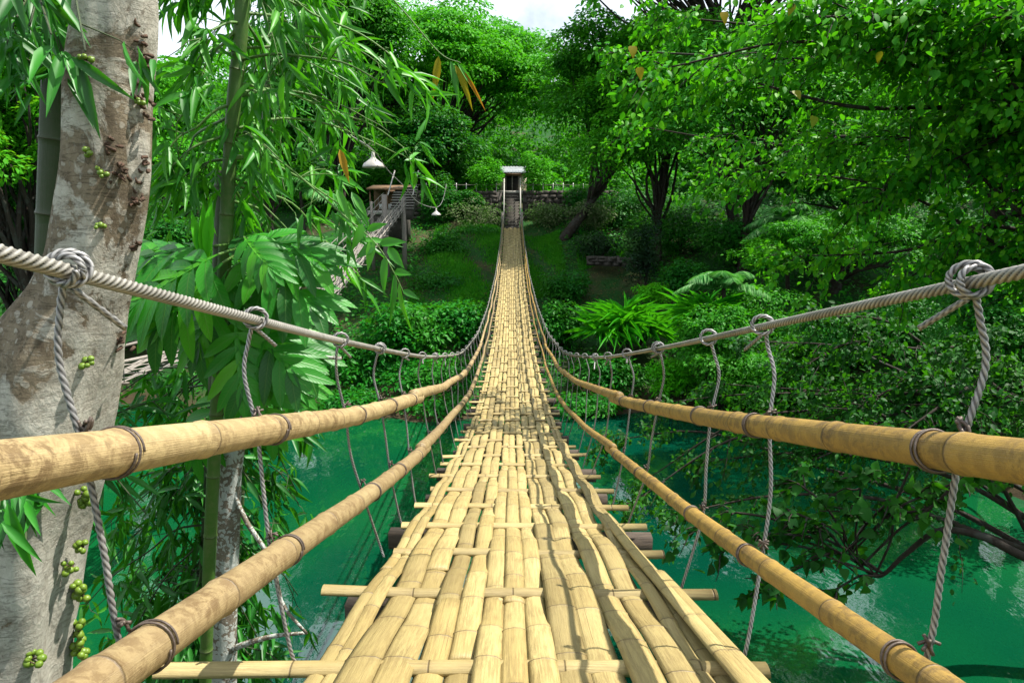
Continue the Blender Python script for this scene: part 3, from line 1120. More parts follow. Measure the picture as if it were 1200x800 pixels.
def stone_wall(name, label, x0, x1, y, z0, z1, mat, sl=.62, sh=.34, rng=RNG, yfun=None, ins=None):
    o = thing(name, label, 'wall', ((x0 + x1) / 2, y, z0))
    yf = yfun or (lambda x: y)
    xs = np.linspace(x0, x1, 14)
    core = MB()
    for a, c in zip(xs[:-1], xs[1:]):
        core.box(((a + c) / 2, (yf(a) + yf(c)) / 2 + .2, (z0 + z1) / 2 - .03), ((c - a) / 2, .16, (z1 - z0) / 2), math.atan2(yf(c) - yf(a), c - a))
    part('wall_core', core.build('wall_core', M['stone']), o)
    z = z0 + sh / 2
    row = 0
    while z < z1:
        x = x0 + (row % 2) * sl * .5
        while x < x1:
            l = sl * rng.uniform(.7, 1.2)
            if x + l > x1:
                break
            b = MB().box((x + l / 2, yf(x + l / 2) + .02 + rng.uniform(-.06, .02), z + rng.uniform(-.03, .03)), (l / 2 - .02, .1, sh / 2 - rng.uniform(.01, .05)), rng.normal(0, .05), 0, rng.normal(0, .05))
            b.v[0] = b.v[0] + rng.normal(0, .025, b.v[0].shape)
            part('stone', b.build('stone', mat), o)
            x += l
        z += sh
        row += 1
    return o


stone_wall('retaining_wall', 'dark stone retaining wall left of the far stairs', -10.5, -.9, 62.3, TOPZ - 2.6, TOPZ - .1, M['stone'], .72, .37)
stone_wall('retaining_wall', 'dark stone retaining wall right of the far stairs', .95, 9.5, 62.3, TOPZ - 2.6, TOPZ - .1, M['stone'], .72, .37)
pA, pB = P(688, 293, 50), P(752, 310, 47)
stone_wall('garden_wall', 'low curved grey kerb wall below the dark shrubs on the right bank', pA[0], pB[0] + .4, 49, float(pB[2]) - .25, float(pB[2]) + .42, M['stone'], .7, .22,
           yfun=lambda x: 50 - 3.2 * ((x - pA[0]) / (pB[0] - pA[0])) ** 2)

fence = thing('picket_fence', 'low white railing along the top of the stone wall', 'fence', (-4, 62.9, TOPZ - .1))
for k, x in enumerate(np.concatenate([np.arange(-9.5, -.9, .9), np.arange(1.0, 8.5, .9)])):
    part('post', MB().box((x, 62.9, TOPZ + .25), (.035, .035, .42)).build('post', M['white']), fence)
for xa, xb in ((-9.5, -1.0), (1.0, 8.3)):
    part('rail', MB().box(((xa + xb) / 2, 62.84, TOPZ + .5), ((xb - xa) / 2, .02, .03)).build('rail', M['concrete']), fence)

hz = TOPZ - .05
house = thing('house', 'small house with pale zinc roof and dark doorway above the stairs', 'house', (BX + .2, 66.5, hz))
hc = BX + .1
part('floor_slab', MB().box((hc, 66.8, hz - .05), (1.5, 2.3, .15)).build('floor_slab', M['palestone']), house)
for xa, xb in ((-1.25, -.75), (.55, 1.25)):
    part('wall', MB().box((hc + (xa + xb) / 2, 66.0, hz + .85), ((xb - xa) / 2, .1, .75)).build('wall', M['plaster']), house)
part('wall', MB().box((hc, 68.6, hz + .85), (1.25, .1, .75)).build('wall', M['plaster']), house)
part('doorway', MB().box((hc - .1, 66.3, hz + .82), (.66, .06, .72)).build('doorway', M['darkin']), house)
for x in (-.7, -.1, .5):
    part('door_post', MB().box((hc + x, 65.86, hz + .82), (.05, .06, .72)).build('door_post', M['greytimber']), house)
part('lintel', MB().box((hc, 65.8, hz + 1.62), (1.35, .14, .1)).build('lintel', M['brownwood']), house)
rv = []
for x in np.linspace(-1.4, 1.4, 22):
    dz = .03 * (1 if int(round((x + 1.4) / .1333)) % 2 else -1)
    rv.append([[hc + x, 65.0, hz + 1.78 + dz], [hc + x, 67.2, hz + 2.45 + dz], [hc + x, 69.4, hz + 1.78 + dz]])
rv = np.array(rv).reshape(-1, 3)
rq = [[k * 3 + j, k * 3 + 3 + j, k * 3 + 4 + j, k * 3 + 1 + j] for k in range(21) for j in range(2)]
ro = part('roof', mesh_np('roof', rv, rq, M['roof']), house)
sm = ro.modifiers.new('thick', 'SOLIDIFY')
sm.thickness = .04

st2 = thing('stairway', 'pale stone steps behind the posts of the grey bridge', 'stairs', (TX, 50.4, tdeck(50)))
for k in range(9):
    z = tdeck(50) + k * .2
    part('step', MB().box((TX + .35, 50.68 + k * .34, z - .35), (.80, .17, .40)).build('step', M['stone']), st2)
    part('tread', MB().box((TX + .35, 50.60 + k * .34, z + .075), (.88, .18, .022)).build('tread', M['palestone']), st2)
for side in (-1, 1):
    part('handrail', MB().tube([[TX + .35 + side * .9, 50.3, tdeck(50) + 1.0], [TX + .35 + side * .9, 53.6, tdeck(50) + 2.9]], .05, 7).build('handrail', M['palestone'], True), st2)

sh = P(457, 246, 54)
shed = thing('shed', 'small brown open shed beside the grey bridge posts', 'shed', (sh[0], 54, sh[2] - 1))
part('floor', MB().box((sh[0], 54, sh[2] - .2), (1.5, 1.2, .15)).build('floor', M['palestone']), shed)
part('back_wall', MB().box((sh[0], 55, sh[2] + .8), (1.4, .06, .85)).build('back_wall', M['brownwood']), shed)
for x in (-1.3, 0, 1.3):
    part('post', MB().box((sh[0] + x, 53, sh[2] + .7), (.05, .05, .85)).build('post', M['brownwood']), shed)
part('roof', MB().box((sh[0], 54, sh[2] + 1.7), (1.5, 1.4, .06), 0, .12).build('roof', M['brownwood']), shed)
part('counter', MB().box((sh[0] + .1, 53.6, sh[2] + .25), (.8, .25, .2)).build('counter', M['white']), shed)
part('base_wall', MB().box((sh[0], 54, sh[2] - 1.3), (1.4, 1.1, 1.0)).build('base_wall', M['stone']), shed)

# lamps on a sagging wire
wp = [P(360, 105, 8.2), P(398, 150, 10.5), P(437, 176, 13), P(455, 200, 17), P(474, 219, 22), P(490, 237, 25), P(511, 243, 28), P(519, 234, 33), P(523, 216, 40)]
lw = [single('lamp_wire', MB().tube(catmull(wp, 60), .012, 5).build('lamp_wire', M['rope2'], True), 'thin pale cable sagging down from the left canopy to the far trees', 'wire')]


def lamp(p, r, label):
    o = thing('hanging_lamp', label, 'lamp', p - np.array([0, 0, .34 * r / .2]))
    s_ = r / .2
    b = MB().lathe([(.012, 0), (.03, -.02), (.035, -.1), (.06, -.14), (.10, -.17), (.17, -.22), (.20, -.27), (.205, -.30), (.19, -.295), (.15, -.22), (.02, -.17)], (0, 0, 0), 20)
    b.v = [v * s_ + p for v in b.v]
    part('lamp_shade', b.build('lamp_shade', M['lampmetal'], True), o)
    b2 = MB().lathe([(.001, -.33), (.04, -.31), (.045, -.27), (.025, -.2), (.02, -.16)], (0, 0, 0), 12)
    b2.v = [v * s_ + p for v in b2.v]
    part('bulb', b2.build('bulb', M['bulb'], True), o)


lamp(P(437, 177, 13), .2, 'bell shaped enamel lamp hanging among the bamboo leaves')
lamp(P(511, 244, 28), .19, 'small pale lamp hanging at the lowest dip of the wire')

# ------------------------------------------------------------------ trees


def limb(mb, a, c, r0, r1, n=14, sag=.0, rng=RNG, sides=7, wob=.05):
    a, c = np.asarray(a, float), np.asarray(c, float)
    L = np.linalg.norm(c - a)
    m = 5
    t = np.linspace(0, 1, m)[:, None]
    pts = a * (1 - t) + c * t + np.array([0, 0, 1.0]) * (np.sin(np.pi * t) * sag * L)
    pts[1:-1] += rng.normal(0, wob * L, (m - 2, 3)) * .6
    path = catmull(pts, n)
    mb.tube(path, np.linspace(r0, r1, n), sides)
    return path


def rand_dirs(n, rng):
    return norm(rng.normal(0, 1, (n, 3)))


def clump_cloud(centers, radii, per, leaf, rng, up=.8, shell=.55):
    """Leaves filling flattened clumps, denser on the outside and on top."""
    centers, radii = np.asarray(centers), np.asarray(radii)
    K = len(centers)
    n = K * per
    d = rand_dirs(n, rng)
    d[:, 2] = np.where(rng.random(n) < .55, np.abs(d[:, 2]), d[:, 2])
    r = rng.random(n) ** (1 / 3) * (1 - shell) + shell * rng.uniform(.8, 1.08, n)
    c = np.repeat(centers, per, 0)
    rd = np.repeat(radii, per, 0)
    pos = c + d * rd * r[:, None]
    nr = norm(d * .55 + np.array([0, 0, up]) + rng.normal(0, .42, (n, 3)))
    out = d + rng.normal(0, .6, (n, 3)) + np.array([0, 0, -.35])
    ax = norm(out - nr * (out * nr).sum(1, keepdims=True))
    ln = leaf * rng.uniform(.7, 1.3, n)
    return pos, ax, nr, ln


def canopy_tree(name, label, base, crown_c, crown_r, n_clump, clump_r, per, leaf, mat, bark=None, trunk_r=.4, seed=0, group=None, cat='tree', flat=.5, wide=.55, terrace=False, lean=None, up=.8, low=-.35):
    rng = np.random.default_rng(seed)
    base, cc, cr_ = np.asarray(base, float), np.asarray(crown_c, float), np.asarray(crown_r, float)
    o = thing(name, label, cat, base, group)
    d = rand_dirs(n_clump * 3, rng)
    d = d[d[:, 2] > low][:n_clump]
    rr = rng.uniform(.5, 1.0, len(d)) ** .5
    nsub = 7
    sub = rand_dirs(40, rng)
    sub = sub[sub[:, 2] > low][:nsub] * rng.uniform(.45, .85, (1, 1))
    who = rng.integers(0, len(sub), len(d))
    q = sub[who] + d * rr[:, None] * rng.uniform(.22, .62, (len(sub), 1))[who]
    ql = np.linalg.norm(q, axis=1, keepdims=True)
    q = q / np.maximum(1, ql / 1.08)
    cen = cc + q * cr_
    if terrace:
        cen[:, 2] = cc[2] + np.round((cen[:, 2] - cc[2]) / 1.7) * 1.7 + rng.normal(0, .25, len(cen))
    rad = clump_r * rng.uniform(.65, 1.35, (len(d), 1)) * np.array([[1, 1, flat]])
    pos, ax, nr, ln = clump_cloud(cen, rad, per, leaf, rng, up)
    part('crown', cloud('crown', pos, ax, nr, ln, ln * wide, KITE, mat), o)
    mb = MB()
    fork = base * .35 + np.array([cc[0], cc[1], cc[2] - cr_[2] * .35]) * .65 if lean is None else np.asarray(lean, float)
    path = limb(mb, base - [0, 0, .4], fork, trunk_r, trunk_r * .62, 14, 0, rng, 10, .03)
    pick = rng.permutation(len(cen))[:max(6, n_clump // 4)]
    for k in pick:
        s_ = path[rng.integers(8, 14)]
        limb(mb, s_, cen[k] - [0, 0, rad[k, 2] * .4], trunk_r * rng.uniform(.22, .42), trunk_r * .05, 10, .08, rng, 5, .06)
    part('trunk', mb.build('trunk', bark or M['bark_dark'], True), o)
    return o


def gz(x, y):
    return float(terrain(x, y))


def ct(name, label, px, d, y_top, y_bot, wpx, n, per, leaf, mat, seed, depth=.8, base=None, clump_m=1.0, **k):
    """A tree whose crown covers the given photo rows, standing d metres ahead."""
    top, bot = P(px, y_top, d), P(px, y_bot, d)
    c = (top + bot) / 2
    hw = wpx / 2 / 800 * d * 1.03
    rz = (top[2] - bot[2]) / 2
    bx, by = (c[0], d) if base is None else base
    return canopy_tree(name, label, (bx, by, gz(bx, by)), c, (hw, hw * depth, rz), n, max(.5, min(hw, rz) * .34 * clump_m), per, leaf, mat, seed=seed, **k)


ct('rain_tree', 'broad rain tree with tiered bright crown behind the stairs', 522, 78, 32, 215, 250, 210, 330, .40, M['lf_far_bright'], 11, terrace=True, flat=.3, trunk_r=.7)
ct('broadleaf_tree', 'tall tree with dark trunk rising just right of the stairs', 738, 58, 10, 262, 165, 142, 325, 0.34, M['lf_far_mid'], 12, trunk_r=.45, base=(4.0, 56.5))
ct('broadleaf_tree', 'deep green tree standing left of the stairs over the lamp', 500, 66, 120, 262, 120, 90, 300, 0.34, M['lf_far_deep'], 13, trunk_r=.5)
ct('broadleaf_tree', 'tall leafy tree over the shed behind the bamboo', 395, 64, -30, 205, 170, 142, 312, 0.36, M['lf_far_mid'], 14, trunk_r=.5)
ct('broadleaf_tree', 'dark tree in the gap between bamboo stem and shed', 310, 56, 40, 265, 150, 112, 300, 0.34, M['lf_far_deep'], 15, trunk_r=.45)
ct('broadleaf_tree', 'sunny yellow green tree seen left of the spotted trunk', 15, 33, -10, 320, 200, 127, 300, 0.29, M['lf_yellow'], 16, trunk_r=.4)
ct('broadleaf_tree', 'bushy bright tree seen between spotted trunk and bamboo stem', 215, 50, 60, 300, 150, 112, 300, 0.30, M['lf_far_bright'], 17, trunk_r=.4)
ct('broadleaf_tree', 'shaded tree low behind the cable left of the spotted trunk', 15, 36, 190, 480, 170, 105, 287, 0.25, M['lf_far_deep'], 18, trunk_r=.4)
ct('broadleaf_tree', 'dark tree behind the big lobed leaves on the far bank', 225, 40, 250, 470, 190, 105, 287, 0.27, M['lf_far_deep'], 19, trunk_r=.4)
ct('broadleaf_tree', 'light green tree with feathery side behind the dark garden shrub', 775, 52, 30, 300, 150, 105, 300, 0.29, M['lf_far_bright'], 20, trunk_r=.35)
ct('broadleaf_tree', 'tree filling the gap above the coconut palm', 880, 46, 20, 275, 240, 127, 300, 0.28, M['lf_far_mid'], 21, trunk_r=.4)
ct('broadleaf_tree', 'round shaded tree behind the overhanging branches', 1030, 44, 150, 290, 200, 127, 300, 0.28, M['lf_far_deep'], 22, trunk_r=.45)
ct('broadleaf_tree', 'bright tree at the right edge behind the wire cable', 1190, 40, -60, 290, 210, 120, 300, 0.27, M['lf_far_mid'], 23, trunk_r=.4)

canopy_tree('broadleaf_tree', 'very tall added shade tree whose high crown spreads over the far end of the bridge', (17, 52, gz(17, 52)), (14, 51, 17.5), (13.5, 9, 3.2), 300, 1.6, 260, .3, M['lf_far_mid'], None, .45, 24, lean=(15.5, 52, 12))  # added above the view to shade the far bank and bridge end

# trees on the right shore whose foliage hangs to the water
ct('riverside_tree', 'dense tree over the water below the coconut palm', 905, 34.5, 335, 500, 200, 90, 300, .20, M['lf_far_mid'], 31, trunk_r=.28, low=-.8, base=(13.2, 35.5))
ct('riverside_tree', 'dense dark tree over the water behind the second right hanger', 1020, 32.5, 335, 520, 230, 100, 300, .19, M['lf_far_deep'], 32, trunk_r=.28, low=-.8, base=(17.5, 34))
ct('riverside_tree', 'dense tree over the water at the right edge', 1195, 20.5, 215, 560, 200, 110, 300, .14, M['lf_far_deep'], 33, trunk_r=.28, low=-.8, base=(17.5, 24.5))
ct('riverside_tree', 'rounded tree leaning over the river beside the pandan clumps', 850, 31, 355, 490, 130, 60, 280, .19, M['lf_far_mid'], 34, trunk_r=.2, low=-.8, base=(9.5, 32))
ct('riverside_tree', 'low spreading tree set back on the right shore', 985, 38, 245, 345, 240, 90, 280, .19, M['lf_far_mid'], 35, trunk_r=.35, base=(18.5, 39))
ct('riverside_tree', 'tall leafy tree over the right shore above the wire loop', 1235, 26, -170, 330, 300, 190, 280, .18, M['lf_far_bright'], 36, trunk_r=.35, base=(22.5, 28), clump_m=.7)  # crown extended above the view to shade the right shore

# far wood on the hill: one mass
rng = np.random.default_rng(77)
cen, rad = [], []
for k in range(900):
    x = rng.uniform(-95, 95)
    y = rng.uniform(80, 125)
    z = gz(x, y) + rng.uniform(.5, 14)
    if abs(x / y * 800 + 600 - 585) < 120 and y > 80:
        lim = P(600, 58, y)[2]
        z = min(z, lim - 1.5)
    cen.append((x, y, z))
    r_ = rng.uniform(2.0, 3.6)
    rad.append((r_, r_, r_ * .6))
for k in range(150):
    x, y = rng.uniform(-24, 30), rng.uniform(66, 82)
    if abs(x) < 3.2 and y < 73:
        continue
    r_ = rng.uniform(1.2, 2.2)
    cen.append((x, y, gz(x, y) + rng.uniform(.3, 3.2)))
    rad.append((r_, r_, r_ * .7))
pos, ax, nr, ln = clump_cloud(cen, rad, 190, .58, rng)
single('woodland', cloud('woodland', pos, ax, nr, ln, ln * .6, KITE, M['lf_far_mid']), 'unbroken wood of green trees covering the hill behind', 'woodland', kind='stuff')
# flanking wood left and right of the frame so the river valley stays closed
cen, rad = [], []
for k in range(420):
    x = rng.choice([-1, 1]) * rng.uniform(22, 70)
    y = rng.uniform(38, 84)
    z = gz(x, y) + rng.uniform(.5, 11)
    cen.append((x, y, z))
    r_ = rng.uniform(1.4, 2.6)
    rad.append((r_, r_, r_ * .6))
pos, ax, nr, ln = clump_cloud(cen, rad, 170, .38, rng)
single('thicket', cloud('thicket', pos, ax, nr, ln, ln * .6, KITE, M['lf_far_deep']), 'dark thicket of trees closing both sides of the far bank', 'thicket', kind='stuff')

# ------------------------------------------------------------------ far bank shrubs and ground cover


def shrub(name, label, px, py, d, wpx, hpx, mat, leaf, seed, n=26, per=110, tm=KITE, wide=.5, cat='shrub', group=None):
    rng = np.random.default_rng(seed)
    c = P(px, py, d)
    hw, hh = wpx / 2 / 800 * d, hpx / 2 / 800 * d
    g = gz(c[0], d)
    o = thing(name, label, cat, (c[0], d, g), group)
    dd = rand_dirs(n, rng)
    cen = c + dd * np.array([hw, hw * .8, hh]) * rng.uniform(.3, .8, (n, 1))
    rad = np.full((n, 3), 1.0) * np.array([hw * .42, hw * .42, hh * .4]) * rng.uniform(.8, 1.2, (n, 1))
    pos, ax, nr, ln = clump_cloud(cen, rad, per, leaf, rng)
    part('foliage', cloud('foliage', pos, ax, nr, ln, ln * wide, tm, mat), o)
    mb = MB()
    for k in range(5):
        limb(mb, (c[0] + rng.normal(0, .1), d, g - .2), cen[k], .05, .015, 7, .05, rng, 5)
    part('stem', mb.build('stem', M['bark_dark'], True), o)
    return o


shrub('shrub', 'pale variegated shrub against the wall left of the stairs', 556, 254, 60, 78, 42, M['lf_pale'], .2, 41)
shrub('shrub', 'pale variegated shrub against the wall right of the stairs', 640, 254, 60, 52, 40, M['lf_pale'], .2, 42)
shrub('shrub', 'pale dry looking bush behind the dark trunk', 690, 252, 58, 60, 34, M['lf_pale'], .22, 43)
shrub('shrub', 'sunlit green bush on the terrace left of the stair top', 572, 208, 63.6, 46, 44, M['lf_far_bright'], .24, 38, 26, 130)
shrub('shrub', 'bright leafy bush on the terrace right of the stair top', 629, 206, 63.5, 42, 62, M['lf_far_bright'], .24, 39, 26, 130)
shrub('shrub', 'tall dark bush at the left end of the stone wall', 515, 240, 61, 46, 70, M['lf_far_deep'], .24, 40, 40, 130)
shrub('shrub', 'dark shrub hanging over the right end of the stone wall', 690, 238, 61.4, 60, 44, M['lf_far_deep'], .24, 36, 30, 130)
shrub('shrub', 'deep green bush half covering the wall left of the stairs', 548, 236, 61.4, 40, 30, M['lf_far_deep'], .22, 37, 26, 130)
shrub('shrub', 'dark understory thicket on the slope between trunk and coconut palm', 795, 268, 54, 130, 64, M['lf_far_deep'], .26, 33, 60, 130)
shrub('shrub', 'dark understory thicket behind the forked trunk', 735, 246, 62, 120, 56, M['lf_far_deep'], .28, 34, 60, 130)
shrub('shrub', 'dark understory thicket higher up behind the drooping palm', 865, 285, 47, 110, 60, M['lf_far_deep'], .24, 35, 50, 130)
shrub('shrub', 'low shaded bush on the lawn edge left of the bridge', 515, 335, 46, 90, 40, M['lf_far_deep'], .22, 32, 36, 120)
shrub('shrub', 'low shaded bush on the bare soil right of the bridge', 665, 335, 45, 70, 36, M['lf_far_deep'], .22, 31, 32, 120)
for (nm, px, py, d, w_, h_, sd_) in (('leafy shrub dipping into the water at the shore left of the bridge', 505, 470, 33.2, 130, 26, 28), ('leafy shrub dipping into the water at the shore just right of the bridge', 690, 472, 33.2, 110, 26, 29), ('leafy shrub on the waterline under the grey bridge', 405, 472, 33, 100, 30, 30)):
    shrub('shrub', nm, px, py, d, w_, h_, M['lf_shrub'], .24, sd_, 34, 110)
shrub('shrub', 'clipped dark hedge bush at the foot of the left wall', 555, 271, 58, 62, 14, M['lf_far_deep'], .16, 44)
shrub('shrub', 'dark purplish shrub above the low kerb wall', 752, 290, 45, 58, 90, M['lf_dark'], .2, 45, 34, 130)
shrub('shrub', 'dark spreading shrub by the foot of the trunk', 700, 285, 52, 70, 34, M['lf_dark'], .2, 46)
shrub('shrub', 'small lime green tree in front of the dark shrubs', 766, 344, 41, 50, 26, M['lf_lime'], .17, 47, 18, 120)
shrub('shrub', 'broad leafy shrub on the left bank near the muddy shore', 470, 395, 37, 130, 90, M['lf_shrub'], .30, 48, 44, 120)
shrub('shrub', 'broad leafy shrub on the left bank beside the bridge', 540, 388, 38.5, 80, 80, M['lf_shrub'], .30, 49, 34, 120)
shrub('shrub', 'low leafy shrub trailing to the water left of the bridge', 500, 440, 35, 130, 60, M['lf_shrub'], .26, 50, 40, 120)
shrub('shrub', 'leafy shrub on the bank under the grey bridge', 400, 430, 36, 120, 80, M['lf_shrub'], .28, 51, 40, 120)
shrub('shrub', 'leafy shrub right beside the bridge above the shore', 655, 385, 39, 70, 70, M['lf_shrub'], .26, 52, 30, 120)
shrub('shrub', 'low bright shrub at the water right of the bridge', 705, 440, 35.5, 110, 60, M['lf_shrub'], .26, 53, 40, 120)
shrub('shrub', 'sunny lime bush by the water under the spiky pandan', 790, 445, 33, 70, 60, M['lf_lime'], .2, 54, 26, 110)
shrub('shrub', 'dark bush between the palm and the lime tree', 800, 330, 42, 60, 60, M['lf_far_deep'], .22, 55, 30, 120)
shrub('shrub', 'bright grassy looking bush right of the coconut palm', 900, 300, 38, 90, 40, M['lf_far_bright'], .2, 56, 30, 120)
shrub('shrub', 'dark shrub clump left of the lawn below the wall', 520, 300, 52, 60, 70, M['lf_far_deep'], .22, 57, 36, 120)


def pandan(label, px, py, d, span, n, seed, up_min=.15):
    rng = np.random.default_rng(seed)
    c = P(px, py, d)
    g = gz(c[0], d)
    o = thing('pandan_clump', label, 'plant', (c[0], d, g))
    mb = MB()
    pos, ax, nr, ln = [], [], [], []
    for k in range(7):
        top = c + np.array([rng.normal(0, span * .35), rng.normal(0, span * .3), rng.uniform(-.5, .3)])
        limb(mb, (c[0] + rng.normal(0, .2), d + rng.normal(0, .2), g - .2), top, .08, .06, 7, .05, rng, 6)
        for j in range(n):
            a = rng.uniform(0, 2 * np.pi)
            e = rng.uniform(up_min, 1.3)
            v = np.array([math.cos(a) * math.cos(e), math.sin(a) * math.cos(e), math.sin(e)])
            pos.append(top)
            ax.append(v)
            nr.append(norm(np.array([-math.cos(a) * math.sin(e), -math.sin(a) * math.sin(e), math.cos(e)])))
            ln.append(span * rng.uniform(.65, 1.05))
    part('stem', mb.build('stem', M['bark_dark'], True), o)
    leaves_out(o, 'leaf', pos, ax, nr, np.array(ln), np.array(ln) * .075, STRAP, M['lf_pandan'], 290)


pandan('large spiky pandan clump with strap leaves right of the bridge', 735, 385, 37, 2.3, 40, 61)
pandan('smaller spiky pandan clump below the coconut palm', 835, 375, 34, 2.0, 30, 62)


def palm(name, label, px, py, d, length, n, seed, mat, cat='palm'):
    rng = np.random.default_rng(seed)
    c = P(px, py, d)
    g = gz(c[0], d)
    o = thing(name, label, cat, (c[0], d, g))
    mb = MB()
    limb(mb, (c[0] + .3, d, g - .3), c, .14, .1, 10, 0, rng, 9, .02)
    part('trunk', mb.build('trunk', M['bark_dark'], True), o)
    for k in range(n):
        a = k / n * 2 * np.pi + rng.normal(0, .25)
        e = rng.uniform(.25, 1.35)
        h = np.array([math.cos(a), math.sin(a), 0])
        t = np.linspace(0, 1, 22)
        L = length * rng.uniform(.8, 1.1)
        path = c + h * (np.cos(e) * t * L + .15 * t * t * L)[:, None] + np.array([0, 0, 1.0]) * (np.sin(e) * t * L - .62 * t ** 2.2 * L)[:, None]
        b = MB().tube(path, np.linspace(.035, .008, 22), 5)
        tg = norm(np.gradient(path, axis=0))
        sd_ = norm(np.cross(tg, [0, 0, 1.0]))
        pos, ax, nr, ln = [], [], [], []
        for j in range(3, 22):
            for s_ in (-1, 1):
                for q in (0, .5):
                    pp = path[j] if q == 0 else (path[j] + path[j - 1]) / 2
                    v = norm(sd_[j] * s_ + tg[j] * .55 + np.array([0, 0, -.35 + rng.normal(0, .1)]))
                    pos.append(pp)
                    ax.append(v)
                    nr.append(norm(np.cross(v, tg[j]) * s_))
                    ln.append(L * .3 * math.sin(math.pi * (.2 + .75 * j / 22)) + .1)
        tv, tf, tu = LANCE
        pos, ax, nr, ln = map(np.array, (pos, ax, nr, ln))
        s2 = norm(np.cross(nr, ax))
        for p_, a_, s_, n_, l_ in zip(pos, ax, s2, nr, ln):
            b.add(p_ + a_ * (tv[:, :1] * l_) + s_ * (tv[:, 1:2] * l_ * .11) + n_ * (tv[:, 2:] * l_), tf, None, tu)
        part('frond', b.build('frond', mat, True), o)
    return o


palm('coconut_palm', 'young coconut palm with pale arching fronds on the right bank', 848, 338, 33.5, 2.6, 12, 71, M['lf_palm'])
palm('coconut_palm', 'taller palm with drooping fronds half hidden by branches', 925, 262, 40, 2.6, 11, 72, M['lf_palm'])
palm('coconut_palm', 'shaded palm behind the bamboo beside the grey bridge', 352, 225, 44, 3.0, 11, 73, M['lf_palm'])

# undergrowth on both banks and the lawn
rng = np.random.default_rng(90)
n = 95000
x = rng.uniform(-45, 45, n)
y = rng.uniform(23, 70, n)
z = terrain(x, y)
lawn = ((np.abs(x + 3.2) < 3.3) & (y > 42) & (y < 60)) | ((np.abs(x - 2.2) < 1.6) & (y > 47) & (y < 58))
path_ = (np.abs(x - 6) < 3.2) & (y > 42) & (y < 50)
keep = (z > WATER_Z + .12) & ~((np.abs(x) < 2.2) & (y > 57)) & ~lawn & ~path_ & (np.sin(x * .7) * np.cos(y * .5) + rng.normal(0, .5, n) > -.3)
x, y, z = x[keep], y[keep], z[keep]
n = len(x)
pos = np.stack([x, y, z + rng.uniform(.0, .5, n)], -1)
nr = norm(rng.normal(0, .45, (n, 3)) + [0, -.25, 1])
a = rng.normal(0, 1, (n, 3))
ax = norm(a - nr * (a * nr).sum(1, keepdims=True))
ln = rng.uniform(.16, .34, n)
single('undergrowth', cloud('undergrowth', pos, ax, nr, ln, ln * .6, KITE, M['lf_shrub']), 'creeping leafy undergrowth covering the far bank', 'undergrowth', kind='stuff')
n = 42000
x = np.concatenate([rng.uniform(-6.5, 0, n), rng.uniform(.6, 4, n // 2), rng.uniform(5, 13, n // 2)])
y = np.concatenate([rng.uniform(42, 60, n), rng.uniform(46, 58, n // 2), rng.uniform(51, 58, n // 2)])
keep = rng.random(len(x)) < .5 + .5 * np.sin(x * 1.3 + y * .4)
x, y = x[keep], y[keep]
n = len(x)
pos = np.stack([x, y, terrain(x, y)], -1)
ax = norm(rng.normal(0, .35, (n, 3)) + [0, 0, 1])
nr = norm(rng.normal(0, 1, (n, 3)) * [1, 1, .1] + [0, -.5, 0])
ln = rng.uniform(.08, .26, n)
single('grass', cloud('grass', pos, ax, nr, ln, ln * .35, KITE, M['grass']), 'patches of short lawn grass below the stone wall', 'grass', kind='stuff')
n = 16000
x = rng.uniform(-25, 30, n)
y = rng.uniform(-20, 13, n)
z = terrain(x, y)
keep = z > WATER_Z + .4
x, y, z = x[keep], y[keep], z[keep]
n = len(x)
pos = np.stack([x, y, z + rng.uniform(0, .5, n)], -1)
nr = norm(rng.normal(0, .45, (n, 3)) + [0, 0, 1])
a = rng.normal(0, 1, (n, 3))
ax = norm(a - nr * (a * nr).sum(1, keepdims=True))
ln = rng.uniform(.15, .35, n)
single('undergrowth', cloud('undergrowth', pos, ax, nr, ln, ln * .6, KITE, M['lf_shrub']), 'leafy undergrowth on the near bank beneath the bridge', 'undergrowth', kind='stuff')

n = 9000
x = np.concatenate([rng.uniform(-12, 14, n)])
y = rng.uniform(40, 62, n)
pos = np.stack([x, y, terrain(x, y) + .03], -1)
nr = norm(rng.normal(0, .35, (n, 3)) + [0, -.2, 1])
a = rng.normal(0, 1, (n, 3))
ax = norm(a - nr * (a * nr).sum(1, keepdims=True))
ln = rng.uniform(.08, .2, n)
M['litter'] = leaf_mat('fallen_brown_leaves', [(.10, .055, .02), (.16, .10, .04), (.07, .04, .018)], .1, .6)
single('fallen_leaves', cloud('fallen_leaves', pos, ax, nr, ln, ln * .5, KITE, M['litter']), 'brown fallen leaves scattered over the far slope', 'leaf litter', kind='stuff')

# ------------------------------------------------------------------ near right tree: limbs reaching over the river from the right


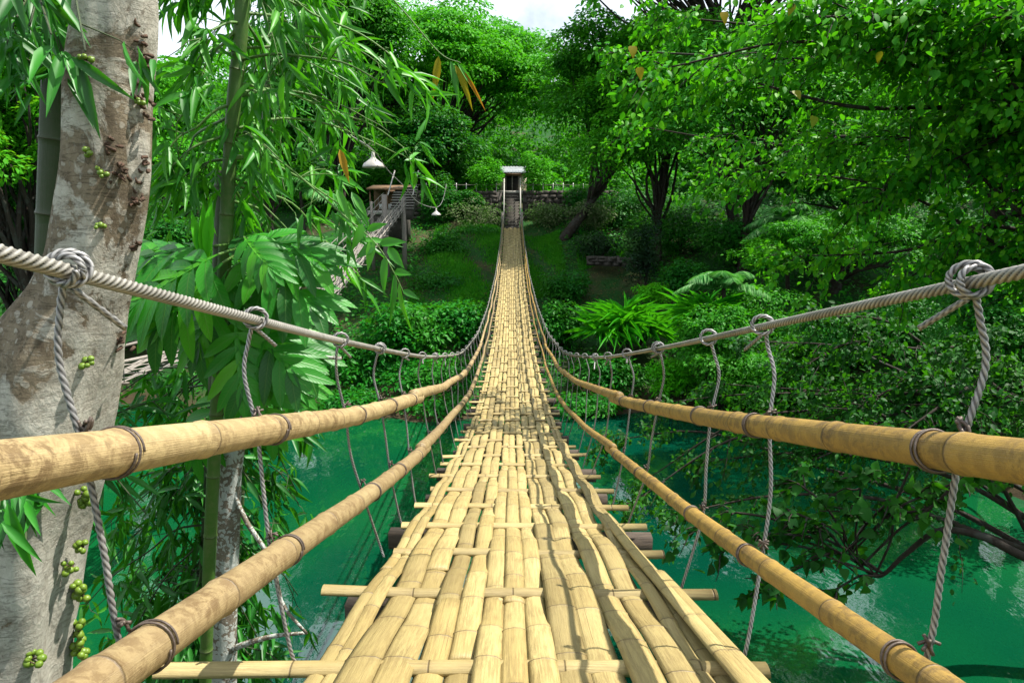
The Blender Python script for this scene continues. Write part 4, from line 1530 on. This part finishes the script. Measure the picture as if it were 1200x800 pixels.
def spray_limbs(mb, start_path, targets, rng, sub_n, sub_len, leaves, leaf, droop=.35, r0=.07, sag=.12, flat=.4):
    """Limbs with side twigs; leaves sit along the twigs in flat drooping sprays."""
    pos, ax, nr, ln = [], [], [], []
    for tgt_ in targets:
        s_ = start_path[rng.integers(len(start_path) // 2, len(start_path))]
        path = limb(mb, s_, tgt_, r0 * rng.uniform(.7, 1.2), .012, 26, sag, rng, 6, .035)
        tg = norm(np.gradient(path, axis=0))
        L = np.linalg.norm(path[-1] - path[0])
        for k in range(sub_n):
            t_ = rng.uniform(.22, 1.0) if k > 4 else 1.0
            i_ = min(25, int(t_ * 25))
            s1 = norm(np.cross(tg[i_], [0, 0, 1.0])) * rng.choice([-1, 1])
            v = norm(s1 * rng.uniform(.4, 1) + tg[i_] * rng.uniform(.3, 1) + np.array([0, 0, rng.normal(-.12, .38)]))
            l_ = sub_len * rng.uniform(.5, 1.2) * (1.15 - .5 * t_)
            end = path[i_] + v * l_ + np.array([0, 0, -droop * l_ * rng.uniform(.3, 1.2)])
            tw = limb(mb, path[i_], end, .012, .004, 7, .12, rng, 4, .04)
            m = rng.poisson(leaves)
            tt = rng.uniform(.1, 1.03, m)
            pp = np.stack([np.interp(tt * 6, np.arange(7), tw[:, c]) for c in range(3)], -1) + rng.normal(0, 1, (m, 3)) * np.array([.11, .11, .07]) * l_
            tdir = norm(end - path[i_])
            a_ = norm(tdir * .5 + rng.normal(0, .6, (m, 3)) + np.array([0, 0, -.45]))
            n_ = norm(rng.normal(0, flat, (m, 3)) + np.array([0, -.1, 1.0]))
            n_ = norm(n_ - a_ * (a_ * n_).sum(1, keepdims=True))
            pos.append(pp)
            ax.append(a_)
            nr.append(n_)
            ln.append(leaf * rng.uniform(.65, 1.25, m))
    return np.vstack(pos), np.vstack(ax), np.vstack(nr), np.concatenate(ln)


rng = np.random.default_rng(101)
tb = np.array([11.5, 9.0, gz(11.5, 9.0)])
o = thing('overhanging_tree', 'large tree reaching dark arching branches across from the right', 'tree', tb)
mb = MB()
tp = limb(mb, tb - [0, 0, .4], (10.2, 10.5, 1.0), .34, .2, 20, 0, rng, 12, .02)
tg_ = [P(735, 60, 13), P(790, 20, 12), P(760, 150, 14), P(850, 215, 13), P(860, 90, 11), P(900, 200, 12), P(930, 300, 12), P(1000, 60, 10), P(980, 160, 11),
       P(1010, 240, 11), P(1060, 330, 11.5), P(1100, 60, 10), P(1110, 190, 10.5), P(1170, 120, 9.5), P(1180, 300, 11), P(870, -40, 11), P(1000, -60, 10), P(720, -30, 14), P(1130, -50, 9.5),
       P(940, 20, 9.5), P(780, 80, 10), P(1190, 20, 9), P(1000, 5, 10), P(1050, -10, 10), P(960, 25, 10.5), P(1090, 10, 9.5), (6.2, 7.2, 3.6), (7.4, 6.2, 4.4), (5.8, 6.4, 3.2), (8.4, 7.5, 4.6), (6.6, 5.2, 4.0), (9.0, 6.2, 5.2), (7.0, 8.2, 4.2), (8.2, 8.6, 5)]  # closing points: boughs added out of view to shade the bent tree
a1 = spray_limbs(mb, tp, tg_, rng, 27, 1.35, 46, .125)
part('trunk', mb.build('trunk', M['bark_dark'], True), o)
leaves_out(o, 'leaf', *a1, a1[3] * .62, OVAL, M['lf_right'], 285)
ye = np.array([P(749, 80, 9), P(741, 55, 9), P(932, 107, 9), P(954, 137, 9), P(848, 15, 9), P(1030, 62, 9), P(928, 5, 9)])
ml = tmesh('yellow_leaf', HEART, M['lf_old'])
for p_ in ye:
    inst('yellow_leaf', ml, o, frame_matrix(p_, norm(RNG.normal(0, .4, 3) + [0, 0, -1]), (0.2, -1, .3), .15, .12), None)

# low branch with heart-shaped leaves over the water
rng = np.random.default_rng(111)
tb = np.array([8.2, 5.2, gz(8.2, 5.2)])
o = thing('bent_tree', 'slender bent tree with heart shaped leaves low over the water', 'tree', tb)
mb = MB()
main = catmull([tb - [0, 0, .3], (7.6, 5.4, -5.2), P(1290, 690, 5.6), P(1200, 652, 5.7), P(1150, 628, 5.9), P(1100, 622, 6.1), P(1060, 650, 6.3), P(1030, 675, 6.4), P(1005, 660, 6.5), P(985, 640, 6.6)], 70)
mb.tube(main, np.linspace(.06, .006, 70), 9)
tg_ = [P(930, 600, 6.5), P(890, 625, 6.6), P(850, 640, 6.8), P(940, 570, 6.8), P(900, 690, 6.3), P(1010, 560, 6.3), P(1070, 540, 6.2), P(1130, 560, 6), P(1180, 540, 5.8), P(980, 690, 6.2), P(860, 600, 7),
       P(1040, 590, 6.3), P(1100, 590, 6.1), P(820, 615, 7.2), P(960, 620, 6.5)]
a1 = spray_limbs(mb, main[30:], tg_, rng, 10, .5, 6, .115, .2, .013, .1, .6)
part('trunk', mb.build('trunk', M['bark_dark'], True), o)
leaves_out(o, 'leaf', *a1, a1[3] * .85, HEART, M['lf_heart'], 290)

# low foliage in front of the right shore, over the upper pole
rng = np.random.default_rng(121)
tb = np.array([12.0, 13.0, gz(12.0, 13.0)])
o = thing('overhanging_tree', 'shaded spreading tree whose lowest boughs dip towards the green water', 'tree', tb)
mb = MB()
tp = limb(mb, tb - [0, 0, .4], (11, 14, -3.5), .25, .15, 16, 0, rng, 10, .02)
tg_ = [P(720, 515, 17), P(760, 560, 15), P(790, 470, 17), P(830, 540, 14), P(850, 450, 16), P(900, 500, 14), P(880, 400, 16), P(950, 540, 13), P(940, 430, 14), P(1000, 480, 13), P(1010, 390, 14), P(1060, 505, 12),
       P(1080, 440, 13), P(1150, 400, 13), P(1190, 470, 12), P(960, 370, 14), P(740, 590, 14), P(800, 600, 13)]
a1 = spray_limbs(mb, tp, tg_, rng, 22, 1.3, 34, .13)
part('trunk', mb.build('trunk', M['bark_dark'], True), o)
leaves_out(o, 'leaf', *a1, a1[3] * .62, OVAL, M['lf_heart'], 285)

# ------------------------------------------------------------------ fig tree, left
rng = np.random.default_rng(131)
FD = 3.2
ctr = [(120, -420, 80), (128, -180, 90), (134, 0, 98), (126, 100, 102), (122, 200, 106), (108, 300, 106), (92, 350, 118), (66, 410, 152), (48, 470, 168), (32, 540, 170), (14, 620, 170), (2, 720, 172), (-8, 830, 180), (-16, 1000, 200), (-22, 1250, 230)]
pts = [P(px, py, FD) for px, py, _ in ctr]
zc = [p[1] * CP - p[2] * SP for p in pts]
rads = [w_ * .87 / 2 / 800 * z for (_, _, w_), z in zip(ctr, zc)]
gb = gz(pts[-1][0], FD)
pts.append(np.array([pts[-1][0] - .05, FD, gb - .3]))
rads.append(rads[-1] * 1.5)
pts, rads = np.array(pts)[::-1], np.array(rads)[::-1]
path = catmull(pts, 150)
rp = np.interp(np.linspace(0, len(rads) - 1, 150), np.arange(len(rads)), rads)
fig = thing('fig_tree', 'spotted fig tree with thick pale trunk and clusters of green figs', 'tree', (pts[0][0], FD, gb))
mb = MB()
mb.tube(path, rp, 40)
v = mb.v[0]
c = np.repeat(path, 40, 0)
dv = v[:6000] - c
ang = np.arctan2(dv[:, 1], dv[:, 0])
zz = v[:6000, 2]
f = 1 + .05 * np.sin(ang * 3 + zz * 1.1) + .035 * np.sin(ang * 5 - zz * 2.3 + 1) + .02 * np.sin(ang * 9 + zz * 6) + .015 * np.sin(ang * 2 + zz * 9)
lowf = np.clip((-.3 - zz) / 1.0, 0, 1)
f += lowf * (.07 * np.sin(ang * 4 + zz * .8) + .03 * np.sin(ang * 7 + zz * 3))
v[:6000] = c + dv * f[:, None]
# a few upper limbs carry the crown above the frame
top = path[-1]
cen = []
for k in range(14):
    a = k / 14 * 6.28
    e = top + np.array([math.cos(a) * rng.uniform(.6, 1.9) - 1.0, math.sin(a) * rng.uniform(.5, 1.6), rng.uniform(.4, 1.8)])
    limb(mb, top - [0, 0, .1], e, .11, .02, 12, .1, rng, 7)
    cen.append(e)
part('trunk', mb.build('trunk', M['bark_fig'], True), fig)
cen = np.array(cen)
pos, ax, nr, ln = clump_cloud(cen, np.full((14, 3), .45) * [1, 1, .6], 45, .2, rng)
leaves_out(fig, 'leaf', pos, ax, nr, ln, ln * .42, OVAL, M['lf_bamboo'], 120)


def on_trunk(px, py, lift=0.0):
    """Point on the trunk's camera side at a photo pixel."""
    d0 = P(px, py, FD)
    i_ = np.argmin(np.abs(path[:, 2] - d0[2]))
    r_ = rp[i_] * 1.04
    c_ = path[i_]
    dirv = norm(d0)
    oc = -c_
    oc = np.array([oc[0], oc[1], 0])
    dd = np.array([dirv[0], dirv[1], 0])
    A_, B_, C_ = dd @ dd, 2 * oc @ dd, oc @ oc - (r_ + lift) ** 2
    disc = B_ * B_ - 4 * A_ * C_
    t_ = (-B_ - math.sqrt(max(disc, 0))) / (2 * A_)
    return dirv * t_, c_


ico = MB()
ico.lathe([(.001, -.5), (.3, -.42), (.47, -.15), (.5, .1), (.38, .35), (.16, .5), (.05, .56), (.001, .53)], (0, 0, 0), 10)
fig_me = ico.build('fig', M['fig'], True)
for (px, py, nf, sx, sy, sz) in ((28, 768, 22, 55, 22, 10), (95, 745, 20, 16, 44, 10), (97, 690, 9, 14, 22, 10), (84, 662, 6, 14, 12, 9), (99, 636, 8, 14, 16, 9), (103, 578, 12, 16, 26, 10), (104, 422, 6, 12, 12, 9),
                                 (104, 178, 5, 14, 9, 7), (126, 202, 6, 16, 10, 7), (118, 266, 4, 10, 8, 7), (105, 72, 4, 14, 8, 8), (165, 120, 4, 9, 10, 7)):
    p0, c0 = on_trunk(px, py, .01)
    zc_ = float(proj(p0)[2][0])
    k_ = zc_ / 800
    stem = MB()
    ends = []
    for j in range(nf):
        q = p0 + np.array([rng.uniform(-.5, .5) * sx * k_, -rng.uniform(.0, .05), rng.uniform(-.5, .5) * sy * k_])
        ends.append(q)
        stem.tube(catmull([p0 + [0, .02, 0], (p0 + q) / 2 + [0, -.01, 0], q], 6), .0035, 5)
    cl = part('fig_cluster', stem.build('fig_cluster', M['scar'], True), fig)
    for q in ends:
        r_ = sz * k_ * rng.uniform(.65, 1.0)
        inst('fig', fig_me, cl, Matrix.Translation(tuple(q + WL[cl.name])) @ Matrix.Rotation(rng.uniform(0, 3), 4, 'Y') @ Matrix.Diagonal((r_, r_, r_, 1)))
for (px, py, s_) in ((166, 52, 10), (170, 70, 8), (163, 112, 10), (165, 125, 8), (133, 175, 8), (166, 190, 9), (158, 232, 9), (138, 205, 7), (155, 290, 8), (142, 395, 8)):
    p0, c0 = on_trunk(px, py, 0)
    b = MB()
    for j in range(8):
        q = p0 + rng.normal(0, s_ * .004 * .6, 3) * [1, .3, 1.3]
        e = norm(rng.normal(0, 1, 3) + [0, -1, 0])
        b.tube(catmull([q + [0, .02, 0], q + e * .012, q + e * .02 + rng.normal(0, .01, 3)], 5), [.009, .008, .007, .005, .002], 6)
    part('twig_scar', b.build('twig_scar', M['scar'], True), fig, kind='stuff')

# ------------------------------------------------------------------ bamboo stems, left


def culm_path(pxs, d, n=120):
    return catmull([P(a, b, d_) for (a, b), d_ in zip(pxs, d if isinstance(d, list) else [d] * len(pxs))], n)


def fan(tip, direction, rng, n, leaf, pos, ax, nr, ln):
    """A tuft of hanging lance leaves at a twig's end."""
    qx, qy, _ = proj(tip)
    if abs(qx[0] - 437) < 30 and -50 < qy[0] - 180 < 25:
        return
    for j in range(n):
        a_ = norm(np.asarray(direction) * .55 + rng.normal(0, .55, 3) + np.array([0, 0, -.65]))
        n_ = norm(rng.normal(0, .5, 3) + np.array([0.15, -.45, .8]))
        n_ = norm(n_ - a_ * (a_ @ n_))
        pos.append(tip + rng.normal(0, .03, 3))
        ax.append(a_)
        nr.append(n_)
        ln.append(leaf * rng.uniform(.6, 1.25))


def bamboo(label, pxs, d, r, mat, lmat, twigs, seed, leaf=.24, limit=270, wide=.165, extra=None, name='bamboo_plant'):
    """twigs: list of (start px, end px, depth shift at the end, tufts)."""
    rng = np.random.default_rng(seed)
    pth = culm_path(pxs, d)
    base = pth[-1].copy()
    g = gz(base[0], base[1])
    if base[2] > g:
        pth = np.vstack([pth, np.linspace(base, [base[0] - .1, base[1], g - .2], 30)[1:]])
    o = thing(name, label, 'bamboo', (pth[-1][0], pth[-1][1], g))
    seg = np.concatenate([[0], np.cumsum(np.linalg.norm(np.diff(pth, axis=0), axis=1))])
    # resample with node rings
    ns = np.arange(.12, seg[-1], .46)
    s2 = np.unique(np.concatenate([np.linspace(0, seg[-1], 160)] + [ns + k for k in (-.02, -.008, 0, .008, .02)]))
    s2 = s2[(s2 >= 0) & (s2 <= seg[-1])]
    p2 = np.stack([np.interp(s2, seg, pth[:, c]) for c in range(3)], -1)
    bump = np.zeros(len(s2))
    for q in ns:
        bump = np.maximum(bump, np.exp(-((s2 - q) / .012) ** 2))
    part('culm', MB().tube(p2, r * (1 + .10 * bump), 18, vphase=(s2 - .12) / .46 + 3).build('culm', mat, True), o)
    pos, ax, nr, ln = [], [], [], []
    for (a, b_, dz, nt_) in twigs:
        q0 = P(*a, d if not isinstance(d, list) else d[0])
        i_ = np.argmin(np.linalg.norm(pth - q0, axis=1))
        q0 = pth[i_]
        q1 = P(*b_, q0[1] + dz)
        mb = MB()
        tw = limb(mb, q0, q1, .011, .004, 16, .10, rng, 5, .03)
        dr = norm(q1 - q0)
        for k in range(nt_):
            j = int(rng.uniform(4, 15.99))
            e = tw[j] + rng.normal(0, .10, 3) + dr * .05 + [0, 0, -.03]
            limb(mb, tw[j], e, .004, .002, 4, .05, rng, 4)
            fan(e, dr, rng, rng.integers(4, 8), leaf, pos, ax, nr, ln)
        part('twig', mb.build('twig', M['green_cane'] if lmat is not M['lf_bamboo_dark'] else M['dark_cane'], True), o)
    if pos:
        ln = np.array(ln)
        leaves_out(o, 'leaf', pos, ax, nr, ln, ln * wide, LANCE, lmat, limit)
    return o, pth


rg = np.random.default_rng(140)
tw = []
for k in range(40):
    y0 = rg.uniform(-160, 240)
    side = rg.choice([-1, 1], p=[.3, .7])
    x1 = 275 + side * rg.uniform(40, 210)
    if side < 0:
        x1 = max(x1, 185)
    tw.append(((275, y0), (x1, y0 + rg.uniform(10, 120)), rg.uniform(-.5, 1.6), int(rg.integers(4, 8))))
bam, bpath = bamboo('tall green bamboo stem with leafy twigs beside the spotted trunk', [(292, -330), (284, 0), (274, 120), (268, 210), (262, 330), (254, 480), (246, 640), (240, 820), (232, 1100)], 4.6, .044, M['green_cane'], M['lf_bamboo'], tw, 141)

rg = np.random.default_rng(142)
tw = []
for k in range(95):
    y0 = rg.uniform(400, 820)
    x1 = 210 + rg.uniform(-110, 150)
    tw.append(((232, y0), (x1, y0 + rg.uniform(30, 130)), rg.uniform(-.4, 1.2), int(rg.integers(4, 8))))
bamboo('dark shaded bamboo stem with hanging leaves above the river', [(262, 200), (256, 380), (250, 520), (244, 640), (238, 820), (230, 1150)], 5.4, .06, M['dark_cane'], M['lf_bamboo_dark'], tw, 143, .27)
rg = np.random.default_rng(144)
tw = [((60, rg.uniform(-120, 120)), (rg.uniform(-10, 150), rg.uniform(0, 90)), rg.uniform(-1.2, .2), 4) for k in range(10)]
tw += [((60, y_), (x_, e_), -1.75, 5) for y_, x_, e_ in ((520, 8, 585), (540, 30, 640), (500, -10, 610), (-60, 60, 40), (-90, 100, 60), (-40, 20, 20))]
tw += [((60, rg.uniform(380, 560)), (rg.uniform(-20, 190), rg.uniform(460, 640)), rg.uniform(-.8, 1.0), 5) for k in range(16)]
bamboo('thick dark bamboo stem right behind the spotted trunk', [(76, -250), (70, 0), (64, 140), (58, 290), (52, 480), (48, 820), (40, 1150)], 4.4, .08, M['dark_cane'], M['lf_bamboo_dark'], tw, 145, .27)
rg = np.random.default_rng(146)
tw = []
for k in range(32):
    y0 = rg.uniform(-140, 150)
    x1 = 385 + rg.uniform(-120, 50)
    tw.append(((330, y0), (x1, y0 + rg.uniform(30, 150)), rg.uniform(-.8, 1.2), int(rg.integers(3, 7))))
bamboo('slim leaning bamboo whose leafy tip droops over the lamp', [(430, -60), (385, -120), (340, -60), (318, 60), (305, 220), (292, 420), (280, 640), (270, 900), (262, 1150)], 6.4, .03, M['dark_cane'], M['lf_bamboo'], tw, 147, .26, 250)

# drooping twigs of the tall bamboo with single big leaves: yellowing spray, orange leaf, hanging tuft
old = tmesh('yellowing_leaf', LANCE, M['lf_old'])
org = tmesh('orange_leaf', LANCE, M['lf_orange'])
lgr = tmesh('long_leaf', LANCE, M['lf_bamboo'])
mb = MB()
tw1 = catmull([bpath[6], P(380, -90, 4.8), P(470, 10, 4.9), P(515, 62, 5), P(540, 74, 5)], 30)
mb.tube(tw1, np.linspace(.008, .003, 30), 5)
part('twig', mb.build('twig', M['green_cane'], True), bam)
for (px, py, ex, ey, me_, wd_) in ((514, 66, 508, 115, old, .055), (528, 72, 540, 125, lgr, .05), (533, 76, 556, 126, old, .05), (540, 82, 571, 126, org, .028), (536, 74, 566, 118, lgr, .04)):
    a_, e_ = P(px, py, 5), P(ex, ey, 4.95)
    inst('yellowing_leaf' if me_ is old else ('orange_leaf' if me_ is org else 'long_leaf'), me_, bam, frame_matrix(a_, e_ - a_, (.25, -1, .3), np.linalg.norm(e_ - a_), wd_))
mb = MB()
tw2 = catmull([bpath[36], P(330, 190, 4.3), P(400, 250, 4.1), P(440, 285, 4.0), P(462, 320, 4.0), P(474, 345, 4)], 30)
mb.tube(tw2, np.linspace(.007, .003, 30), 5)
part('twig', mb.build('twig', M['green_cane'], True), bam)
for (px, py, ex, ey, wd_) in ((395, 222, 410, 255, .05), (412, 225, 430, 258, .05), (415, 228, 428, 250, .045), (440, 285, 420, 300, .06), (445, 285, 470, 282, .06), (452, 300, 448, 340, .05), (455, 290, 470, 310, .06), (462, 320, 460, 375, .04),
                              (468, 330, 476, 385, .035), (472, 340, 488, 348, .04), (462, 318, 478, 320, .05), (430, 270, 448, 262, .05), (425, 262, 415, 290, .055), (436, 280, 432, 312, .055)):
    a_, e_ = P(px, py, 4), P(ex, ey, 3.95)
    inst('long_leaf', lgr, bam, frame_matrix(a_, e_ - a_, (RNG.normal(0, .3), -1, .4), np.linalg.norm(e_ - a_) * 1.15, wd_))
a_, e_ = P(398, 175, 4.3), P(409, 213, 4.25)
inst('orange_leaf', org, bam, frame_matrix(a_, e_ - a_, (.2, -1, .2), np.linalg.norm(e_ - a_), .045))

# ------------------------------------------------------------------ breadfruit tree with big lobed leaves
rng = np.random.default_rng(151)
bf = culm_path([(300, 300), (296, 380), (284, 460), (272, 540), (264, 640), (261, 760), (258, 1000), (256, 1250)], 4.9, 90)
g = gz(bf[-1][0], 4.9)
bf = np.vstack([bf, [[bf[-1][0], 4.9, g - .3]]])
bt = thing('breadfruit_tree', 'young breadfruit tree with huge lobed leaves on a lichen spotted stem', 'tree', (bf[-1][0], 4.9, g))
mb = MB()
rads = np.interp(np.arange(len(bf)), [0, 20, 45, 90], [.035, .05, .095, .12])
mb.tube(bf, rads * (1 + .05 * smooth_noise(len(bf), 5, rng)), 14)
for (a, e, r_) in (((275, 560), (360, 742), .022), ((284, 450), (235, 330), .03), ((296, 380), (400, 420), .025), ((290, 420), (180, 380), .025), ((296, 380), (360, 330), .025)):
    q0 = bf[np.argmin(np.linalg.norm(bf - P(*a, 4.9), axis=1))]
    limb(mb, q0, P(*e, 4.6), r_, r_ * .5, 12, -.05, rng, 7)
q0 = bf[np.argmin(np.linalg.norm(bf - P(262, 760, 4.9), axis=1))]
mb.tube(catmull([q0, P(285, 755, 4.8), P(320, 745, 4.75), P(358, 741, 4.7)], 14), np.linspace(.03, .012, 14), 7)
part('trunk', mb.build('trunk', M['bark_thin'], True), bt)
lm = [tmesh('lobed_leaf', L_, M['lf_big']) for L_ in LOBED]
stalks = MB()
lv = []
# (leaf base px, tip px, depth, normal)
for (bx_, by_, tx_, ty_, d_, nx_, ny_, nz_) in (
        (300, 300, 420, 330, 4.3, .1, -.5, .85), (280, 300, 395, 290, 4.5, 0, -.35, .9), (300, 330, 418, 390, 4.2, .2, -.6, .8), (285, 320, 375, 400, 4.4, 0, -.7, .7),
        (260, 320, 100, 400, 3.9, -.2, -.6, .8), (255, 310, 60, 330, 4.2, -.1, -.5, .9), (265, 330, 150, 440, 4.0, -.2, -.8, .6), (270, 340, 215, 470, 4.3, -.1, -.9, .5),
        (290, 360, 330, 500, 4.4, .1, -.9, .5), (290, 400, 385, 480, 4.3, .3, -.8, .6), (290, 400, 405, 450, 4.6, .2, -.6, .8), 
        (285, 440, 350, 560, 4.6, .2, -.9, .5), (240, 350, 165, 330, 4.6, -.1, -.3, .9), (300, 380, 395, 350, 5.0, 0, -.3, .9),
        (300, 420, 392, 500, 5.0, .2, -.8, .6), (280, 400, 300, 520, 4.2, .1, -1, .3), (255, 340, 120, 300, 4.9, 0, -.3, .9), (310, 350, 350, 270, 5.1, 0, -.5, .8),
        (270, 480, 215, 580, 4.8, -.2, -.9, .4), (290, 300, 345, 350, 4.0, .1, -.8, .6)):
    a_, e_ = P(bx_ - 4, by_ - 22, d_ + .15), P(tx_ - 14, ty_ - 22, d_ - .15)
    lv.append((a_, e_, (nx_, ny_, nz_)))
for k, (a_, e_, n_) in enumerate(lv):
    Lk = np.linalg.norm(e_ - a_)
    inst('lobed_leaf', lm[k % 3], bt, frame_matrix(a_, e_ - a_, np.array(n_) + rng.normal(0, .22, 3), Lk * .86, Lk * rng.uniform(.64, .86)))
    root = bf[np.argmin(np.linalg.norm(bf - a_, axis=1))]
    stalks.tube(catmull([root, (root + a_) / 2 + [0, 0, .04], a_], 8), .008, 5)
part('leaf_stalks', stalks.build('leaf_stalks', M['green_cane'], True), bt, kind='stuff')
# unopened pale shoots
lime = tmesh('young_shoot', LANCE, M['lf_lime'])
for (bx_, by_, tx_, ty_) in ((242, 310, 236, 235), (240, 305, 222, 245), (243, 300, 246, 230), (240, 300, 230, 262)):
    a_, e_ = P(bx_, by_, 4.2), P(tx_, ty_, 4.2)
    inst('young_shoot', lime, bt, frame_matrix(a_, e_ - a_, (.3, -1, .1), np.linalg.norm(e_ - a_), .07))
mb = MB().tube(catmull([P(262, 370, 4.6), P(250, 340, 4.3), P(242, 305, 4.2)], 8), .012, 6)
part('shoot_stalk', mb.build('shoot_stalk', M['green_cane'], True), bt)

# repeats carry a group
GROUPS = {'bamboo_bridge': 'hanging bamboo bridges over the river', 'stairway': 'stairs at the far ends of the bridges', 'retaining_wall': 'stone retaining walls at the far stairs',
          'hanging_lamp': 'lamps hanging on the sagging wire', 'broadleaf_tree': 'trees on the far bank', 'riverside_tree': 'trees along the right shore',
          'overhanging_tree': 'trees reaching over the river from the right', 'shrub': 'shrubs on the far bank', 'pandan_clump': 'spiky pandan clumps', 'coconut_palm': 'palms on the far bank',
          'bamboo_plant': 'bamboo stems at the near bank'}
for o in SC.objects:
    if o.parent is None and o.name.split('.')[0] in GROUPS:
        o['group'] = GROUPS[o.name.split('.')[0]]
labels = [o['label'] for o in SC.objects if o.parent is None and o.get('label')]
assert len(labels) == len(set(labels))
